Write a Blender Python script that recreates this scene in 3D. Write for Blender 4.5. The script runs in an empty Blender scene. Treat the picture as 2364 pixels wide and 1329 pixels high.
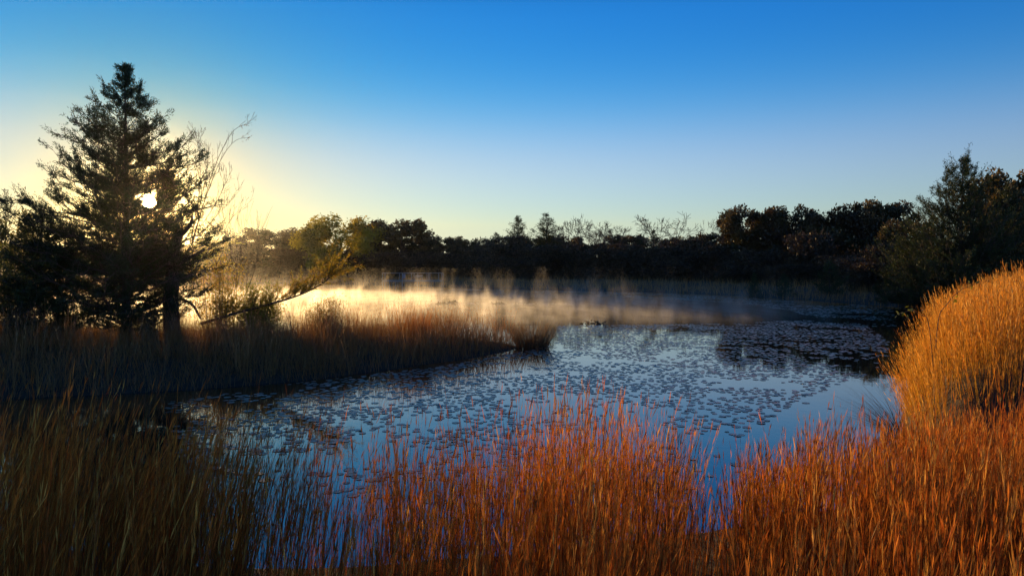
import bpy, math
import numpy as np
from mathutils import Vector

sc = bpy.context.scene
COL = sc.collection
rad = math.radians

# ------------------------------------------------------------------ camera, sky, sun, exposure
CAMZ, FPX, PITCH = 3.0, 1576.0, rad(1.53)
cam = bpy.data.cameras.new('camera'); camo = bpy.data.objects.new('camera', cam); COL.objects.link(camo)
cam.sensor_width = 36; cam.lens = 24; cam.clip_start = 0.05; cam.clip_end = 6000
camo.location = (0, 0, CAMZ); camo.rotation_euler = (math.pi / 2 - PITCH, 0, 0)
sc.camera = camo

SUN_EL, SUN_AZ = rad(5.0), rad(-27.9)          # azimuth from +Y, negative towards -X
SUN = np.array([math.cos(SUN_EL) * math.sin(SUN_AZ), math.cos(SUN_EL) * math.cos(SUN_AZ), math.sin(SUN_EL)])

world = bpy.data.worlds.new('World'); sc.world = world; world.use_nodes = True
nt = world.node_tree; N = nt.nodes; L = nt.links
bg = N['Background']; bg.inputs[1].default_value = 0.08
sky = N.new('ShaderNodeTexSky'); sky.sky_type = 'NISHITA'; sky.sun_disc = False
sky.sun_elevation = SUN_EL; sky.sun_rotation = SUN_AZ
sky.altitude = 300; sky.air_density = 1.0; sky.dust_density = 0.1; sky.ozone_density = 2.0

def mth(nt, op, a, b=None, c=None):
    n = nt.nodes.new('ShaderNodeMath'); n.operation = op
    for i, v in enumerate((a, b, c)):
        if v is None: continue
        if isinstance(v, (int, float)): n.inputs[i].default_value = v
        else: nt.links.new(v, n.inputs[i])
    return n.outputs[0]

def vmath(nt, op, a, b=None):
    n = nt.nodes.new('ShaderNodeVectorMath'); n.operation = op
    for i, v in enumerate((a, b)):
        if v is None: continue
        if isinstance(v, (tuple, list)): n.inputs[i].default_value = v
        else: nt.links.new(v, n.inputs[i])
    return n

# clear, dry morning air: the Nishita sky graded per channel by elevation and by angle from the sun
geo = N.new('ShaderNodeTexCoord')
dirv = vmath(nt, 'NORMALIZE', geo.outputs['Generated']).outputs[0]
sep = N.new('ShaderNodeSeparateXYZ'); L.new(dirv, sep.inputs[0])
elf = mth(nt, 'MULTIPLY', mth(nt, 'ARCSINE', mth(nt, 'MAXIMUM', sep.outputs[2], 0.0)), 180 / math.pi)
el = mth(nt, 'MINIMUM', elf, 24.0)
bump_ = mth(nt, 'EXPONENT', mth(nt, 'MULTIPLY', mth(nt, 'POWER', mth(nt, 'MULTIPLY', mth(nt, 'SUBTRACT', elf, 10.0), 1 / 5.5), 2.0), -1.0))
horiz = mth(nt, 'EXPONENT', mth(nt, 'MULTIPLY', mth(nt, 'POWER', mth(nt, 'MULTIPLY', elf, 1 / 3.6), 2.0), -1.0))
lowv = N.new('ShaderNodeCombineXYZ')                    # no reddening below 4 degrees: dry, dust-free air
L.new(sep.outputs[0], lowv.inputs[0]); L.new(sep.outputs[1], lowv.inputs[1]); L.new(mth(nt, 'MAXIMUM', sep.outputs[2], 0.065), lowv.inputs[2])
L.new(lowv.outputs[0], sky.inputs['Vector'])
upper = mth(nt, 'EXPONENT', mth(nt, 'MULTIPLY', mth(nt, 'MAXIMUM', mth(nt, 'SUBTRACT', mth(nt, 'MINIMUM', elf, 60.0), 20.0), 0.0), -1 / 28.0))   # it keeps deepening towards the zenith
cosg = vmath(nt, 'DOT_PRODUCT', dirv, tuple(SUN)).outputs['Value']
gam = mth(nt, 'MULTIPLY', mth(nt, 'ARCCOSINE', mth(nt, 'MINIMUM', cosg, 0.9999999)), 180 / math.pi)
Eh = mth(nt, 'EXPONENT', mth(nt, 'MULTIPLY', el, -1 / 25.0))
Gs = mth(nt, 'EXPONENT', mth(nt, 'MULTIPLY', gam, -1 / 35.0))
comb = N.new('ShaderNodeCombineXYZ')
for i, (a, b, c, d_, e_) in enumerate(((-5.93, 4.50, 0.05, 1.05, -0.22), (-2.24, 0.50, -0.14, 0.20, -0.10), (-0.78, -0.869, -0.55, 0.05, 0.0))):
    v = mth(nt, 'ADD', mth(nt, 'MULTIPLY_ADD', Eh, b, a + math.log(10)), mth(nt, 'MULTIPLY', Gs, c))
    v = mth(nt, 'ADD', v, mth(nt, 'MULTIPLY_ADD', bump_, d_, mth(nt, 'MULTIPLY', horiz, e_)))
    v = mth(nt, 'ADD', v, mth(nt, 'MULTIPLY', mth(nt, 'EXPONENT', mth(nt, 'MULTIPLY', gam, -1 / 4.5)), (-0.7, -0.8, -1.7)[i]))   # golden near the sun
    if i == 0: v = mth(nt, 'ADD', v, mth(nt, 'MULTIPLY', mth(nt, 'MINIMUM', mth(nt, 'MAXIMUM', mth(nt, 'SUBTRACT', elf, 23.0), 0.0), 30.0), 1.5 / 30.0))   # red added above the view to warm the fill on shaded grass
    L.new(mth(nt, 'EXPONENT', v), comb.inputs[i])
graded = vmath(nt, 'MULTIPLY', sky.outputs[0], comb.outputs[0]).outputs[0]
# the sun's disc and its aureole in the sky itself
disc = mth(nt, 'SUBTRACT', 1.0, mth(nt, 'SMOOTH_MIN', mth(nt, 'MAXIMUM', mth(nt, 'MULTIPLY_ADD', gam, 1 / 0.42, -0.30 / 0.42), 0.0), 1.0, 0.05))
disc = mth(nt, 'MAXIMUM', disc, 0.0)
aur = mth(nt, 'EXPONENT', mth(nt, 'MULTIPLY', gam, -1 / 1.3))
aur2 = mth(nt, 'EXPONENT', mth(nt, 'MULTIPLY', gam, -1 / 6.0))
s1 = vmath(nt, 'SCALE', (1.0, 0.72, 0.34)); L.new(mth(nt, 'ADD', mth(nt, 'MULTIPLY', disc, 150.0), mth(nt, 'MULTIPLY_ADD', aur, 7.0, mth(nt, 'MULTIPLY', aur2, 0.5))), s1.inputs['Scale'])
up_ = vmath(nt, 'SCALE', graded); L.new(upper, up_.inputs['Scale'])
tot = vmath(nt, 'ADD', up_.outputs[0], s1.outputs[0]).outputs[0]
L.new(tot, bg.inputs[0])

sl = bpy.data.lights.new('sun', 'SUN'); sl.energy = 5.0; sl.angle = rad(0.5); sl.color = (1.0, 0.61, 0.23)
so = bpy.data.objects.new('sun', sl); COL.objects.link(so); so.location = (-40, 70, 60)
so.rotation_euler = Vector(tuple(-SUN)).to_track_quat('-Z', 'Y').to_euler()

sc.view_settings.view_transform = 'Standard'; sc.view_settings.look = 'None'
sc.view_settings.exposure = 0.32; sc.view_settings.gamma = 1.0
sc.cycles.use_denoising = True
sc.cycles.max_bounces = 7; sc.cycles.diffuse_bounces = 3; sc.cycles.glossy_bounces = 3
sc.cycles.transmission_bounces = 3; sc.cycles.transparent_max_bounces = 8; sc.cycles.volume_bounces = 0
sc.cycles.caustics_reflective = False; sc.cycles.caustics_refractive = False
sc.cycles.sample_clamp_indirect = 6.0; sc.cycles.volume_step_rate = 0.35

# ------------------------------------------------------------------ helpers
rng = np.random.default_rng(7)

def ipt(u, v, z=0.0):
    """point at height z that a photograph position (2364 x 1329) looks at"""
    x = (u - 1182) / FPX; y = -(v - 664.5) / FPX
    d = np.array([x, math.cos(PITCH) + y * math.sin(PITCH), -math.sin(PITCH) + y * math.cos(PITCH)])
    t = (z - CAMZ) / d[2]
    return np.array([d[0] * t, d[1] * t, z])

def at(u, D):
    return (u - 1182) / FPX * D

def hz(v, D):
    """height of photograph row v at distance D"""
    return CAMZ + (622.5 - v) / FPX * D

def smooth(a, b, x):
    t = np.clip((np.asarray(x, float) - a) / (b - a), 0, 1); return t * t * (3 - 2 * t)

def vnoise(x, y, seed=0):
    """2-D value noise, 0..1"""
    x = np.asarray(x, float); y = np.asarray(y, float)
    xi = np.floor(x).astype(np.int64); yi = np.floor(y).astype(np.int64)
    xf = x - xi; yf = y - yi; xf = xf * xf * (3 - 2 * xf); yf = yf * yf * (3 - 2 * yf)
    def h(a, b):
        n = (a * 374761393 + b * 668265263 + seed * 974634777) & 0xffffffff
        n = ((n ^ (n >> 13)) * 1274126177) & 0xffffffff
        return ((n ^ (n >> 16)) & 0xffff) / 65535.0
    return (h(xi, yi) * (1 - xf) + h(xi + 1, yi) * xf) * (1 - yf) + (h(xi, yi + 1) * (1 - xf) + h(xi + 1, yi + 1) * xf) * yf

def unit(a):
    return a / np.maximum(np.linalg.norm(a, axis=-1, keepdims=True), 1e-9)

class MB:
    """collects quads/triangles in numpy arrays and links them as one mesh object"""
    def __init__(s): s.V = []; s.F = []; s.C = []; s.n = 0
    def add(s, V, F, C=None):
        V = np.asarray(V, np.float32).reshape(-1, 3); F = np.asarray(F, np.int64)
        s.F.append(F + s.n); s.V.append(V); s.n += len(V)
        if C is None: C = np.ones((len(V), 3), np.float32)
        C = np.broadcast_to(np.asarray(C, np.float32).reshape(-1, 3), (len(V), 3)); s.C.append(C)
    def mesh(s, name, mat, smooth_sh=False):
        me = bpy.data.meshes.new(name)
        V = np.concatenate(s.V); me.vertices.add(len(V)); me.vertices.foreach_set('co', V.ravel())
        loops = np.concatenate([f.ravel() for f in s.F]); sizes = np.concatenate([np.full(len(f), f.shape[1]) for f in s.F])
        me.loops.add(len(loops)); me.loops.foreach_set('vertex_index', loops.astype(np.int32))
        me.polygons.add(len(sizes)); me.polygons.foreach_set('loop_start', np.concatenate([[0], np.cumsum(sizes)[:-1]]).astype(np.int32))
        me.polygons.foreach_set('use_smooth', np.full(len(sizes), smooth_sh))
        C = np.concatenate(s.C); at_ = me.attributes.new('tint', 'FLOAT_COLOR', 'POINT')
        at_.data.foreach_set('color', np.concatenate([C, np.ones((len(C), 1), np.float32)], 1).ravel())
        me.update(); me.validate(); me.materials.append(mat)
        return me
    def build(s, name, mat, parent=None, smooth_sh=False, loc=None):
        o = bpy.data.objects.new(name, s.mesh(name, mat, smooth_sh)); COL.objects.link(o)
        if parent: o.parent = parent
        if loc is not None: o.location = loc
        return o

def tag(o, label=None, cat=None, group=None, kind=None):
    if label: o['label'] = label
    if cat: o['category'] = cat
    if group: o['group'] = group
    if kind: o['kind'] = kind
    return o

def thing(name, label, cat, loc, group=None, rz=0.0):
    o = bpy.data.objects.new(name, None); COL.objects.link(o); o.empty_display_size = 0.2
    o.location = tuple(float(q) for q in loc); o.rotation_euler = (0, 0, rz)
    return tag(o, label, cat, group)

def ribbons(mb, base, lean, bend, h, w, S, col0, col1, prof=None, ang=None, gamma=1.0):
    """upright blades: base (n,3); lean/bend (n,2) sideways travel as shares of the length"""
    n = len(base); t = np.linspace(0, 1, S + 1)
    if prof is None: prof = np.maximum(1 - t ** 1.6, 0.06)
    P = np.repeat(base[:, None, :], S + 1, 1).astype(float)
    P[:, :, :2] += (lean[:, None, :] * t[None, :, None] + bend[:, None, :] * (t ** 2)[None, :, None]) * h[:, None, None]
    drop = np.minimum(np.linalg.norm(lean + bend, axis=1), 1.6)
    P[:, :, 2] += h[:, None] * (t[None, :] - 0.28 * drop[:, None] ** 2 * (t ** 2)[None, :])
    if ang is None: ang = rng.uniform(0, math.pi, n)
    side = np.stack([np.cos(ang), np.sin(ang), np.zeros(n)], 1)[:, None, :] * (w[:, None] * prof[None, :])[:, :, None] * 0.5
    V = np.stack([P - side, P + side], 2).reshape(-1, 3)
    i = (np.arange(n)[:, None] * (S + 1) + np.arange(S)[None, :]).ravel() * 2
    F = np.stack([i, i + 1, i + 3, i + 2], 1)
    tt = (t ** gamma)[None, :, None]
    C = col0[:, None, :] * (1 - tt) + col1[:, None, :] * tt
    C = np.repeat(C[:, :, None, :], 2, 2).reshape(-1, 3)
    mb.add(V, F, C)
    return P

def leaves(mb, c, d, ln, w, col, flat=None):
    """diamond leaf faces"""
    n = len(c); d = unit(d); r = rng.normal(size=(n, 3))
    if flat is not None: r = r * (1 - flat) + np.array([0, 0, 1.0]) * flat
    s = unit(np.cross(d, r)); ln = np.broadcast_to(ln, (n,))[:, None]; w = np.broadcast_to(w, (n,))[:, None]
    V = np.stack([c, c + d * ln * 0.45 + s * w * 0.5, c + d * ln, c + d * ln * 0.45 - s * w * 0.5], 1).reshape(-1, 3)
    mb.add(V, np.arange(n * 4).reshape(n, 4), np.repeat(np.broadcast_to(col, (n, 3)), 4, 0))

def segs(mb, P0, P1, r0, r1, sides=4, col=None):
    """tapered prisms, one for each segment"""
    P0 = np.asarray(P0, float); P1 = np.asarray(P1, float); n = len(P0)
    d = unit(P1 - P0); ref = np.where(np.abs(d[:, 2:3]) > 0.9, [[1.0, 0, 0]], [[0, 0, 1.0]])
    a = unit(np.cross(d, ref)); b = np.cross(d, a)
    k = np.arange(sides) * 2 * math.pi / sides
    ring = a[:, None, :] * np.cos(k)[None, :, None] + b[:, None, :] * np.sin(k)[None, :, None]
    V = np.concatenate([P0[:, None] + ring * np.asarray(r0)[:, None, None], P1[:, None] + ring * np.asarray(r1)[:, None, None]], 1)
    base = (np.arange(n) * 2 * sides)[:, None]; j = np.arange(sides)[None]; j2 = (j + 1) % sides
    F = np.stack([base + j, base + j2, base + sides + j2, base + sides + j], 2).reshape(-1, 4)
    mb.add(V.reshape(-1, 3), F, None if col is None else np.repeat(np.broadcast_to(col, (n, 3)), 2 * sides, 0))

def tube(mb, pts, r, sides=10, rough=0.0, col=None, cap=True):
    """one continuous tapered tube along a polyline"""
    pts = np.asarray(pts, float); r = np.asarray(r, float); n = len(pts)
    tan = unit(np.gradient(pts, axis=0)); ref = np.array([0.3, 1.0, 0.05]); a = unit(np.cross(tan, ref)); b = np.cross(tan, a)
    k = np.arange(sides) * 2 * math.pi / sides
    rr = r[:, None] * (1 + rough * (rng.random((n, sides)) - 0.5) + rough * 0.8 * np.sin(k * 3 + 0.7)[None, :])
    V = pts[:, None] + (a[:, None] * np.cos(k)[None, :, None] + b[:, None] * np.sin(k)[None, :, None]) * rr[:, :, None]
    i = (np.arange(n - 1) * sides)[:, None]; j = np.arange(sides)[None]; j2 = (j + 1) % sides
    F = np.stack([i + j, i + j2, i + sides + j2, i + sides + j], 2).reshape(-1, 4)
    mb.add(V.reshape(-1, 3), F, col)
    if cap:
        top = np.concatenate([V[-1], [pts[-1] + tan[-1] * r[-1] * 0.6]])
        mb.add(top, np.stack([np.arange(sides), (np.arange(sides) + 1) % sides, np.full(sides, sides)], 1), col)

def box(mb, c, s, col=None):
    c = np.asarray(c, float); s = np.asarray(s, float) / 2
    q = np.array([[-1, -1, -1], [1, -1, -1], [1, 1, -1], [-1, 1, -1], [-1, -1, 1], [1, -1, 1], [1, 1, 1], [-1, 1, 1]]) * s + c
    mb.add(q, [[0, 3, 2, 1], [4, 5, 6, 7], [0, 1, 5, 4], [1, 2, 6, 5], [2, 3, 7, 6], [3, 0, 4, 7]], col)

# ------------------------------------------------------------------ materials
def mat(name):
    m = bpy.data.materials.new(name); m.use_nodes = True; m.node_tree.nodes.clear()
    return m, m.node_tree, m.node_tree.nodes.new('ShaderNodeOutputMaterial')

def leaf_mat(name, trans, gloss=0.05, rough=0.4, tint=(1, 1, 1)):
    """thin plant tissue: the mesh's own colours, some light passing through"""
    m, t, out = mat(name)
    a = t.nodes.new('ShaderNodeAttribute'); a.attribute_name = 'tint'
    df = t.nodes.new('ShaderNodeBsdfDiffuse'); tr = t.nodes.new('ShaderNodeBsdfTranslucent')
    t.links.new(a.outputs['Color'], df.inputs[0])
    mu = vmath(t, 'MULTIPLY', a.outputs['Color'], tint); t.links.new(mu.outputs[0], tr.inputs[0])
    mx = t.nodes.new('ShaderNodeMixShader'); mx.inputs[0].default_value = trans
    t.links.new(df.outputs[0], mx.inputs[1]); t.links.new(tr.outputs[0], mx.inputs[2])
    gl = t.nodes.new('ShaderNodeBsdfGlossy'); gl.inputs['Roughness'].default_value = rough
    gl.inputs[0].default_value = (0.8, 0.8, 0.8, 1)
    m2 = t.nodes.new('ShaderNodeMixShader'); m2.inputs[0].default_value = gloss
    t.links.new(mx.outputs[0], m2.inputs[1]); t.links.new(gl.outputs[0], m2.inputs[2])
    t.links.new(m2.outputs[0], out.inputs[0])
    return m

def solid_mat(name, c0, c1, scale=8.0, rough=0.85, bump=0.4, stretch=(1, 1, 1), dist=0.02):
    m, t, out = mat(name)
    p = t.nodes.new('ShaderNodeBsdfPrincipled'); p.inputs['Roughness'].default_value = rough
    tc = t.nodes.new('ShaderNodeTexCoord'); mp = t.nodes.new('ShaderNodeMapping'); mp.inputs['Scale'].default_value = stretch
    t.links.new(tc.outputs['Object'], mp.inputs[0])
    nz = t.nodes.new('ShaderNodeTexNoise'); nz.inputs['Scale'].default_value = scale; nz.inputs['Detail'].default_value = 6
    t.links.new(mp.outputs[0], nz.inputs['Vector'])
    cr = t.nodes.new('ShaderNodeValToRGB'); cr.color_ramp.elements[0].position = 0.3; cr.color_ramp.elements[1].position = 0.7
    cr.color_ramp.elements[0].color = (*c0, 1); cr.color_ramp.elements[1].color = (*c1, 1)
    t.links.new(nz.outputs[0], cr.inputs[0]); t.links.new(cr.outputs[0], p.inputs['Base Color'])
    b = t.nodes.new('ShaderNodeBump'); b.inputs['Strength'].default_value = bump; b.inputs['Distance'].default_value = dist
    t.links.new(nz.outputs[0], b.inputs['Height']); t.links.new(b.outputs[0], p.inputs['Normal'])
    t.links.new(p.outputs[0], out.inputs[0])
    return m

M_GRASS = leaf_mat('bluestem', 0.52, 0.012, 0.40, (1.1, 1.0, 0.6))
M_DRY = leaf_mat('dry_grass', 0.42, 0.04, 0.4)
M_CEDAR = leaf_mat('cedar_foliage', 0.25, 0.03, 0.5, (1.1, 1.0, 0.6))
M_LEAF = leaf_mat('oak_foliage', 0.35, 0.04, 0.45, (1.1, 1.0, 0.5))
M_WILLOW = leaf_mat('willow_foliage', 0.55, 0.05, 0.4, (1.15, 1.0, 0.4))
M_BARK = solid_mat('bark', (0.035, 0.026, 0.02), (0.13, 0.1, 0.078), 7, 0.9, 0.9, (6, 6, 0.8), 0.05)
M_TWIG = solid_mat('twig_bark', (0.07, 0.05, 0.036), (0.14, 0.105, 0.075), 5, 0.85, 0.2)
M_GROUND = solid_mat('bank_soil', (0.03, 0.021, 0.013), (0.075, 0.052, 0.03), 2.2, 0.95, 0.6, (1, 1, 1), 0.08)
M_WOOD = solid_mat('weathered_wood', (0.22, 0.2, 0.18), (0.36, 0.34, 0.31), 6, 0.8, 0.3, (1, 1, 6))
M_METAL = solid_mat('pale_painted_metal', (0.3, 0.3, 0.31), (0.4, 0.4, 0.41), 5, 0.5, 0.05)
M_BOARD = solid_mat('blue_grey_board', (0.14, 0.17, 0.24), (0.2, 0.23, 0.31), 4, 0.6, 0.05)

m, t, out = mat('pond_water'); M_WATER = m
p = t.nodes.new('ShaderNodeBsdfPrincipled'); p.inputs['Base Color'].default_value = (0.012, 0.016, 0.012, 1)
p.inputs['Roughness'].default_value = 0.02; p.inputs['IOR'].default_value = 2.8
tc = t.nodes.new('ShaderNodeTexCoord'); mp = t.nodes.new('ShaderNodeMapping'); mp.inputs['Scale'].default_value = (1, 1, 1)
t.links.new(tc.outputs['Object'], mp.inputs[0])
n1 = t.nodes.new('ShaderNodeTexNoise'); n1.inputs['Scale'].default_value = 1.7; n1.inputs['Detail'].default_value = 3
n2 = t.nodes.new('ShaderNodeTexNoise'); n2.inputs['Scale'].default_value = 9.0; n2.inputs['Detail'].default_value = 2
for nn in (n1, n2): t.links.new(mp.outputs[0], nn.inputs['Vector'])
hsum = mth(t, 'MULTIPLY_ADD', n2.outputs[0], 0.22, n1.outputs[0])
b = t.nodes.new('ShaderNodeBump'); b.inputs['Strength'].default_value = 0.5; b.inputs['Distance'].default_value = 0.0032
t.links.new(hsum, b.inputs['Height']); t.links.new(b.outputs[0], p.inputs['Normal'])
t.links.new(p.outputs[0], out.inputs[0])

m, t, out = mat('lily_pad'); M_PAD = m
p = t.nodes.new('ShaderNodeBsdfPrincipled'); p.inputs['Roughness'].default_value = 0.34; p.inputs['IOR'].default_value = 1.75
a = t.nodes.new('ShaderNodeAttribute'); a.attribute_name = 'tint'
oi = t.nodes.new('ShaderNodeObjectInfo')
tc = t.nodes.new('ShaderNodeTexCoord'); nz = t.nodes.new('ShaderNodeTexNoise'); nz.inputs['Scale'].default_value = 14; nz.inputs['Detail'].default_value = 4
t.links.new(tc.outputs['Object'], nz.inputs['Vector'])
k = mth(t, 'MULTIPLY_ADD', nz.outputs[0], 0.9, mth(t, 'MULTIPLY_ADD', oi.outputs['Random'], 0.5, 0.3))
vv = vmath(t, 'SCALE', a.outputs['Color']); t.links.new(k, vv.inputs['Scale'])
t.links.new(vv.outputs[0], p.inputs['Base Color'])
bb = t.nodes.new('ShaderNodeBump'); bb.inputs['Strength'].default_value = 0.35; bb.inputs['Distance'].default_value = 0.01
t.links.new(nz.outputs[0], bb.inputs['Height']); t.links.new(bb.outputs[0], p.inputs['Normal'])
t.links.new(p.outputs[0], out.inputs[0])

# ------------------------------------------------------------------ pond outline and terrain
def q(u, v): return tuple(ipt(u, v)[:2])
SHORE = [(-48, 152), (-38, 140), q(800, 655.5), q(900, 657.5), q(1040, 662), q(1200, 666.5), q(1350, 670), q(1500, 673), q(1600, 677), q(1700, 682),
         q(1800, 688), q(1900, 695), q(1980, 700), q(2050, 706), (31.5, 50), (27.5, 42), (22, 33), (16.5, 25.5), (12, 20), (9.5, 16), (7.95, 13.6), (7.2, 12.0),
         (6.6, 10.8), (5.6, 9.6), (4.4, 8.7), (3.0, 8.0), (1.3, 7.5), (-0.6, 7.0), (-2.6, 6.8), (-4.6, 7.2), (-6.6, 8.2), (-8.6, 9.6), (-11, 11), (-14.2, 12.4),
         (-15.2, 13.6), (-14, 15.0), (-11, 16.0), (-8.3, 16.9), (-5.7, 18.4), (-4.0, 20.2), (-2.5, 21.9), (-1.25, 23.4), (-0.45, 24.6), (0.1, 25.7), (0.15, 26.8), (-0.5, 27.9),
         (-1.4, 28.5), (-3, 28.6), (-6, 28.2), (-11, 27.9), (-16, 28.6), (-22, 31), (-30, 35), (-42, 43), (-55, 57), (-66, 78), (-72, 104), (-70, 130), (-60, 148)]
SH = np.array(SHORE, float)
def catmull(P, k=6):
    n = len(P); o = []
    for i in range(n):
        a, b, c, d = P[i - 1], P[i], P[(i + 1) % n], P[(i + 2) % n]
        for s in np.arange(k) / k:
            o.append(0.5 * (2 * b + (c - a) * s + (2 * a - 5 * b + 4 * c - d) * s * s + (3 * b - a - 3 * c + d) * s ** 3))
    return np.array(o)
def curve(P, k):
    P = np.array(P, float); return catmull(np.concatenate([[2 * P[0] - P[1]], P, [2 * P[-1] - P[-2]]]), k)[k:(len(P)) * k + 1]
POLY = catmull(SH)
def sdist(x, y):
    """distance to the shoreline, positive on land"""
    x = np.asarray(x, float).ravel(); y = np.asarray(y, float).ravel()
    best = np.full(len(x), 1e9); inside = np.zeros(len(x), bool)
    A = POLY; B = np.roll(POLY, -1, 0)
    for (ax, ay), (bx, by) in zip(A, B):
        dx, dy = bx - ax, by - ay
        tt = np.clip(((x - ax) * dx + (y - ay) * dy) / (dx * dx + dy * dy + 1e-12), 0, 1)
        best = np.minimum(best, (x - ax - tt * dx) ** 2 + (y - ay - tt * dy) ** 2)
        cr = ((ay > y) != (by > y)); inside ^= cr & (x < (bx - ax) * (y - ay) / (by - ay + 1e-12) + ax)
    d = np.sqrt(best)
    return np.where(inside, -d, d)

def height(x, y, sd=None):
    x = np.asarray(x, float).ravel(); y = np.asarray(y, float).ravel()
    if sd is None: sd = sdist(x, y)
    mound = smooth(4.6, 7.6, x) * smooth(11.6, 13.4, y + 0.25 * x) * (1 - smooth(24, 34, y))
    pen = smooth(13, 15, y) * (1 - smooth(32, 40, y)) * (1 - smooth(3, 6, x))
    near = 1 - smooth(10, 13, y)
    slope = 0.10 + 0.10 * near + 0.40 * mound + 0.12 * pen
    zmax = 1.3 + 0.25 * near + 1.1 * mound - 0.35 * pen
    s = np.maximum(sd, 0)
    z = zmax * (1 - np.exp(-slope * s / zmax))
    z += (vnoise(x * 0.7, y * 0.7, 3) - 0.5) * 0.22 * smooth(0.2, 2.0, s) + (vnoise(x * 0.05, y * 0.05, 5) - 0.5) * 1.2 * smooth(30, 120, s)
    z += 0.85 * mound * smooth(0.0, 0.55, s)
    return np.where(sd < 0, np.maximum(sd * 0.35, -1.4), z + 0.012)

def axis(lo, hi, mid, n, k):
    s = np.linspace(math.asinh((lo - mid) / k), math.asinh((hi - mid) / k), n); return mid + k * np.sinh(s)
gx = axis(-700, 700, 0, 310, 9); gy = axis(-80, 1100, 13, 320, 9)
X, Y = np.meshgrid(gx, gy); Z = height(X, Y)
nx, ny = len(gx), len(gy)
mb = MB(); i = (np.arange(ny - 1)[:, None] * nx + np.arange(nx - 1)[None]).ravel()
mb.add(np.stack([X.ravel(), Y.ravel(), Z], 1), np.stack([i, i + 1, i + nx + 1, i + nx], 1))
tag(mb.build('ground', M_GROUND, smooth_sh=True), kind='structure')

mb = MB(); mb.add([[-110, -3, 0], [70, -3, 0], [70, 200, 0], [-110, 200, 0]], [[0, 1, 2, 3]])
tag(mb.build('water', M_WATER), kind='structure')

# ------------------------------------------------------------------ grasses
def scatter(n, x0, x1, y0, y1, keep):
    x = rng.uniform(x0, x1, n); y = rng.uniform(y0, y1, n); sd = sdist(x, y)
    k = keep(x, y, sd) > rng.random(n)
    return x[k], y[k], sd[k]

def palette(n, cols, jit=0.18):
    cols = np.array(cols); c = cols[rng.integers(0, len(cols), n)]
    return np.clip(c * (1 + rng.normal(0, jit, (n, 1))), 0.004, 0.9)

RUST = [(0.46, 0.15, 0.03), (0.50, 0.19, 0.04), (0.40, 0.11, 0.025), (0.58, 0.32, 0.09), (0.46, 0.17, 0.035), (0.24, 0.10, 0.03)]
STEM = [(0.40, 0.095, 0.018), (0.36, 0.08, 0.018), (0.44, 0.14, 0.03), (0.30, 0.07, 0.018), (0.22, 0.065, 0.016), (0.46, 0.22, 0.07)]
GOLD = [(0.66, 0.32, 0.06), (0.70, 0.37, 0.08), (0.62, 0.26, 0.045), (0.74, 0.47, 0.16), (0.40, 0.20, 0.05)]

def bluestem(mb, x, y, h, lean, wfac=1.0, plume=RUST, stem=STEM, nleaf=4, nrac=13, S=4):
    """culms with a few clasping leaves and a loose column of upright racemes"""
    n = len(x); z = height(x, y) - 0.02; base = np.stack([x, y, z], 1)
    bend = rng.normal(0, 0.035, (n, 2)) + lean * 0.5
    c0 = palette(n, stem); c1 = palette(n, plume)
    P = ribbons(mb, base, lean, bend, h, np.full(n, 0.0052 * wfac), S, c0, c1, ang=rng.uniform(-0.9, 0.9, n))
    def onstem(t):
        b = base[:, None, :].repeat(t.shape[1], 1).astype(float)
        b[:, :, :2] += (lean[:, None] * t[:, :, None] + bend[:, None] * (t ** 2)[:, :, None]) * h[:, None, None]
        b[:, :, 2] += h[:, None] * t
        return b.reshape(-1, 3)
    t = rng.uniform(0.05, 0.62, (n, nleaf)); b = onstem(t); k = n * nleaf
    lh = (np.repeat(h, nleaf) * rng.uniform(0.22, 0.42, k))
    ribbons(mb, b, np.repeat(lean, nleaf, 0) + rng.normal(0, 0.05, (k, 2)), rng.normal(0, 0.06, (k, 2)), lh, rng.uniform(0.003, 0.0055, k) * wfac, 2,
            np.repeat(c0, nleaf, 0), palette(k, stem + plume[:2], 0.25))
    t = 1 - 0.62 * rng.random((n, nrac)) ** 1.1; b = onstem(t); k = n * nrac
    tl = (lean + 2 * bend * 0.7)
    d = np.concatenate([np.repeat(tl, nrac, 0) + rng.normal(0, 0.085, (k, 2)), np.ones((k, 1))], 1)
    leaves(mb, b, d, rng.uniform(0.06, 0.14, k), rng.uniform(0.0045, 0.008, k) * wfac, np.repeat(c1, nrac, 0) * rng.uniform(0.75, 1.35, (k, 1)))

# bunches of foreground bluestem between the camera and the water
def clumps(x, y, per, spread):
    n = len(x); k = rng.poisson(per, n); idx = np.repeat(np.arange(n), k); m = len(idx)
    off = rng.normal(0, spread, (m, 2)); return x[idx] + off[:, 0], y[idx] + off[:, 1], off, idx
def fg_keep(x, y, sd):
    inview = np.abs(x) < 0.80 * y + 0.9
    dens = 0.32 + 0.42 * smooth(-1.3, -0.4, x) + 0.5 * smooth(1.0, 3.0, x) + 0.75 * (1 - smooth(-3.2, -1.4, x))
    gap = 1 - 0.93 * np.exp(-((x / y - 0.285) / 0.045) ** 4)
    return np.where((sd > 0.02) & inview & ((y < 8.2 + 0.15 * x) | (x < -4)) & (y > 2.7), dens * gap * (0.45 + 1.1 * vnoise(x * 1.6, y * 1.6, 91)), 0)
cx, cy, csd = scatter(6400, -12, 8.2, 2.6, 11.5, fg_keep)
x, y, off, idx = clumps(cx, cy, 6.5, 0.06)
ok = sdist(x, y) > -0.25; x, y, off, idx = x[ok], y[ok], off[ok], idx[ok]
hc = (0.82 + 0.42 * vnoise(cx * 1.7 + 9, cy * 1.7, 92)) * rng.normal(1.06, 0.12, len(cx)) * (1.0 + 0.10 * np.exp(-((cx - 0.4) / 1.3) ** 2))
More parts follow.
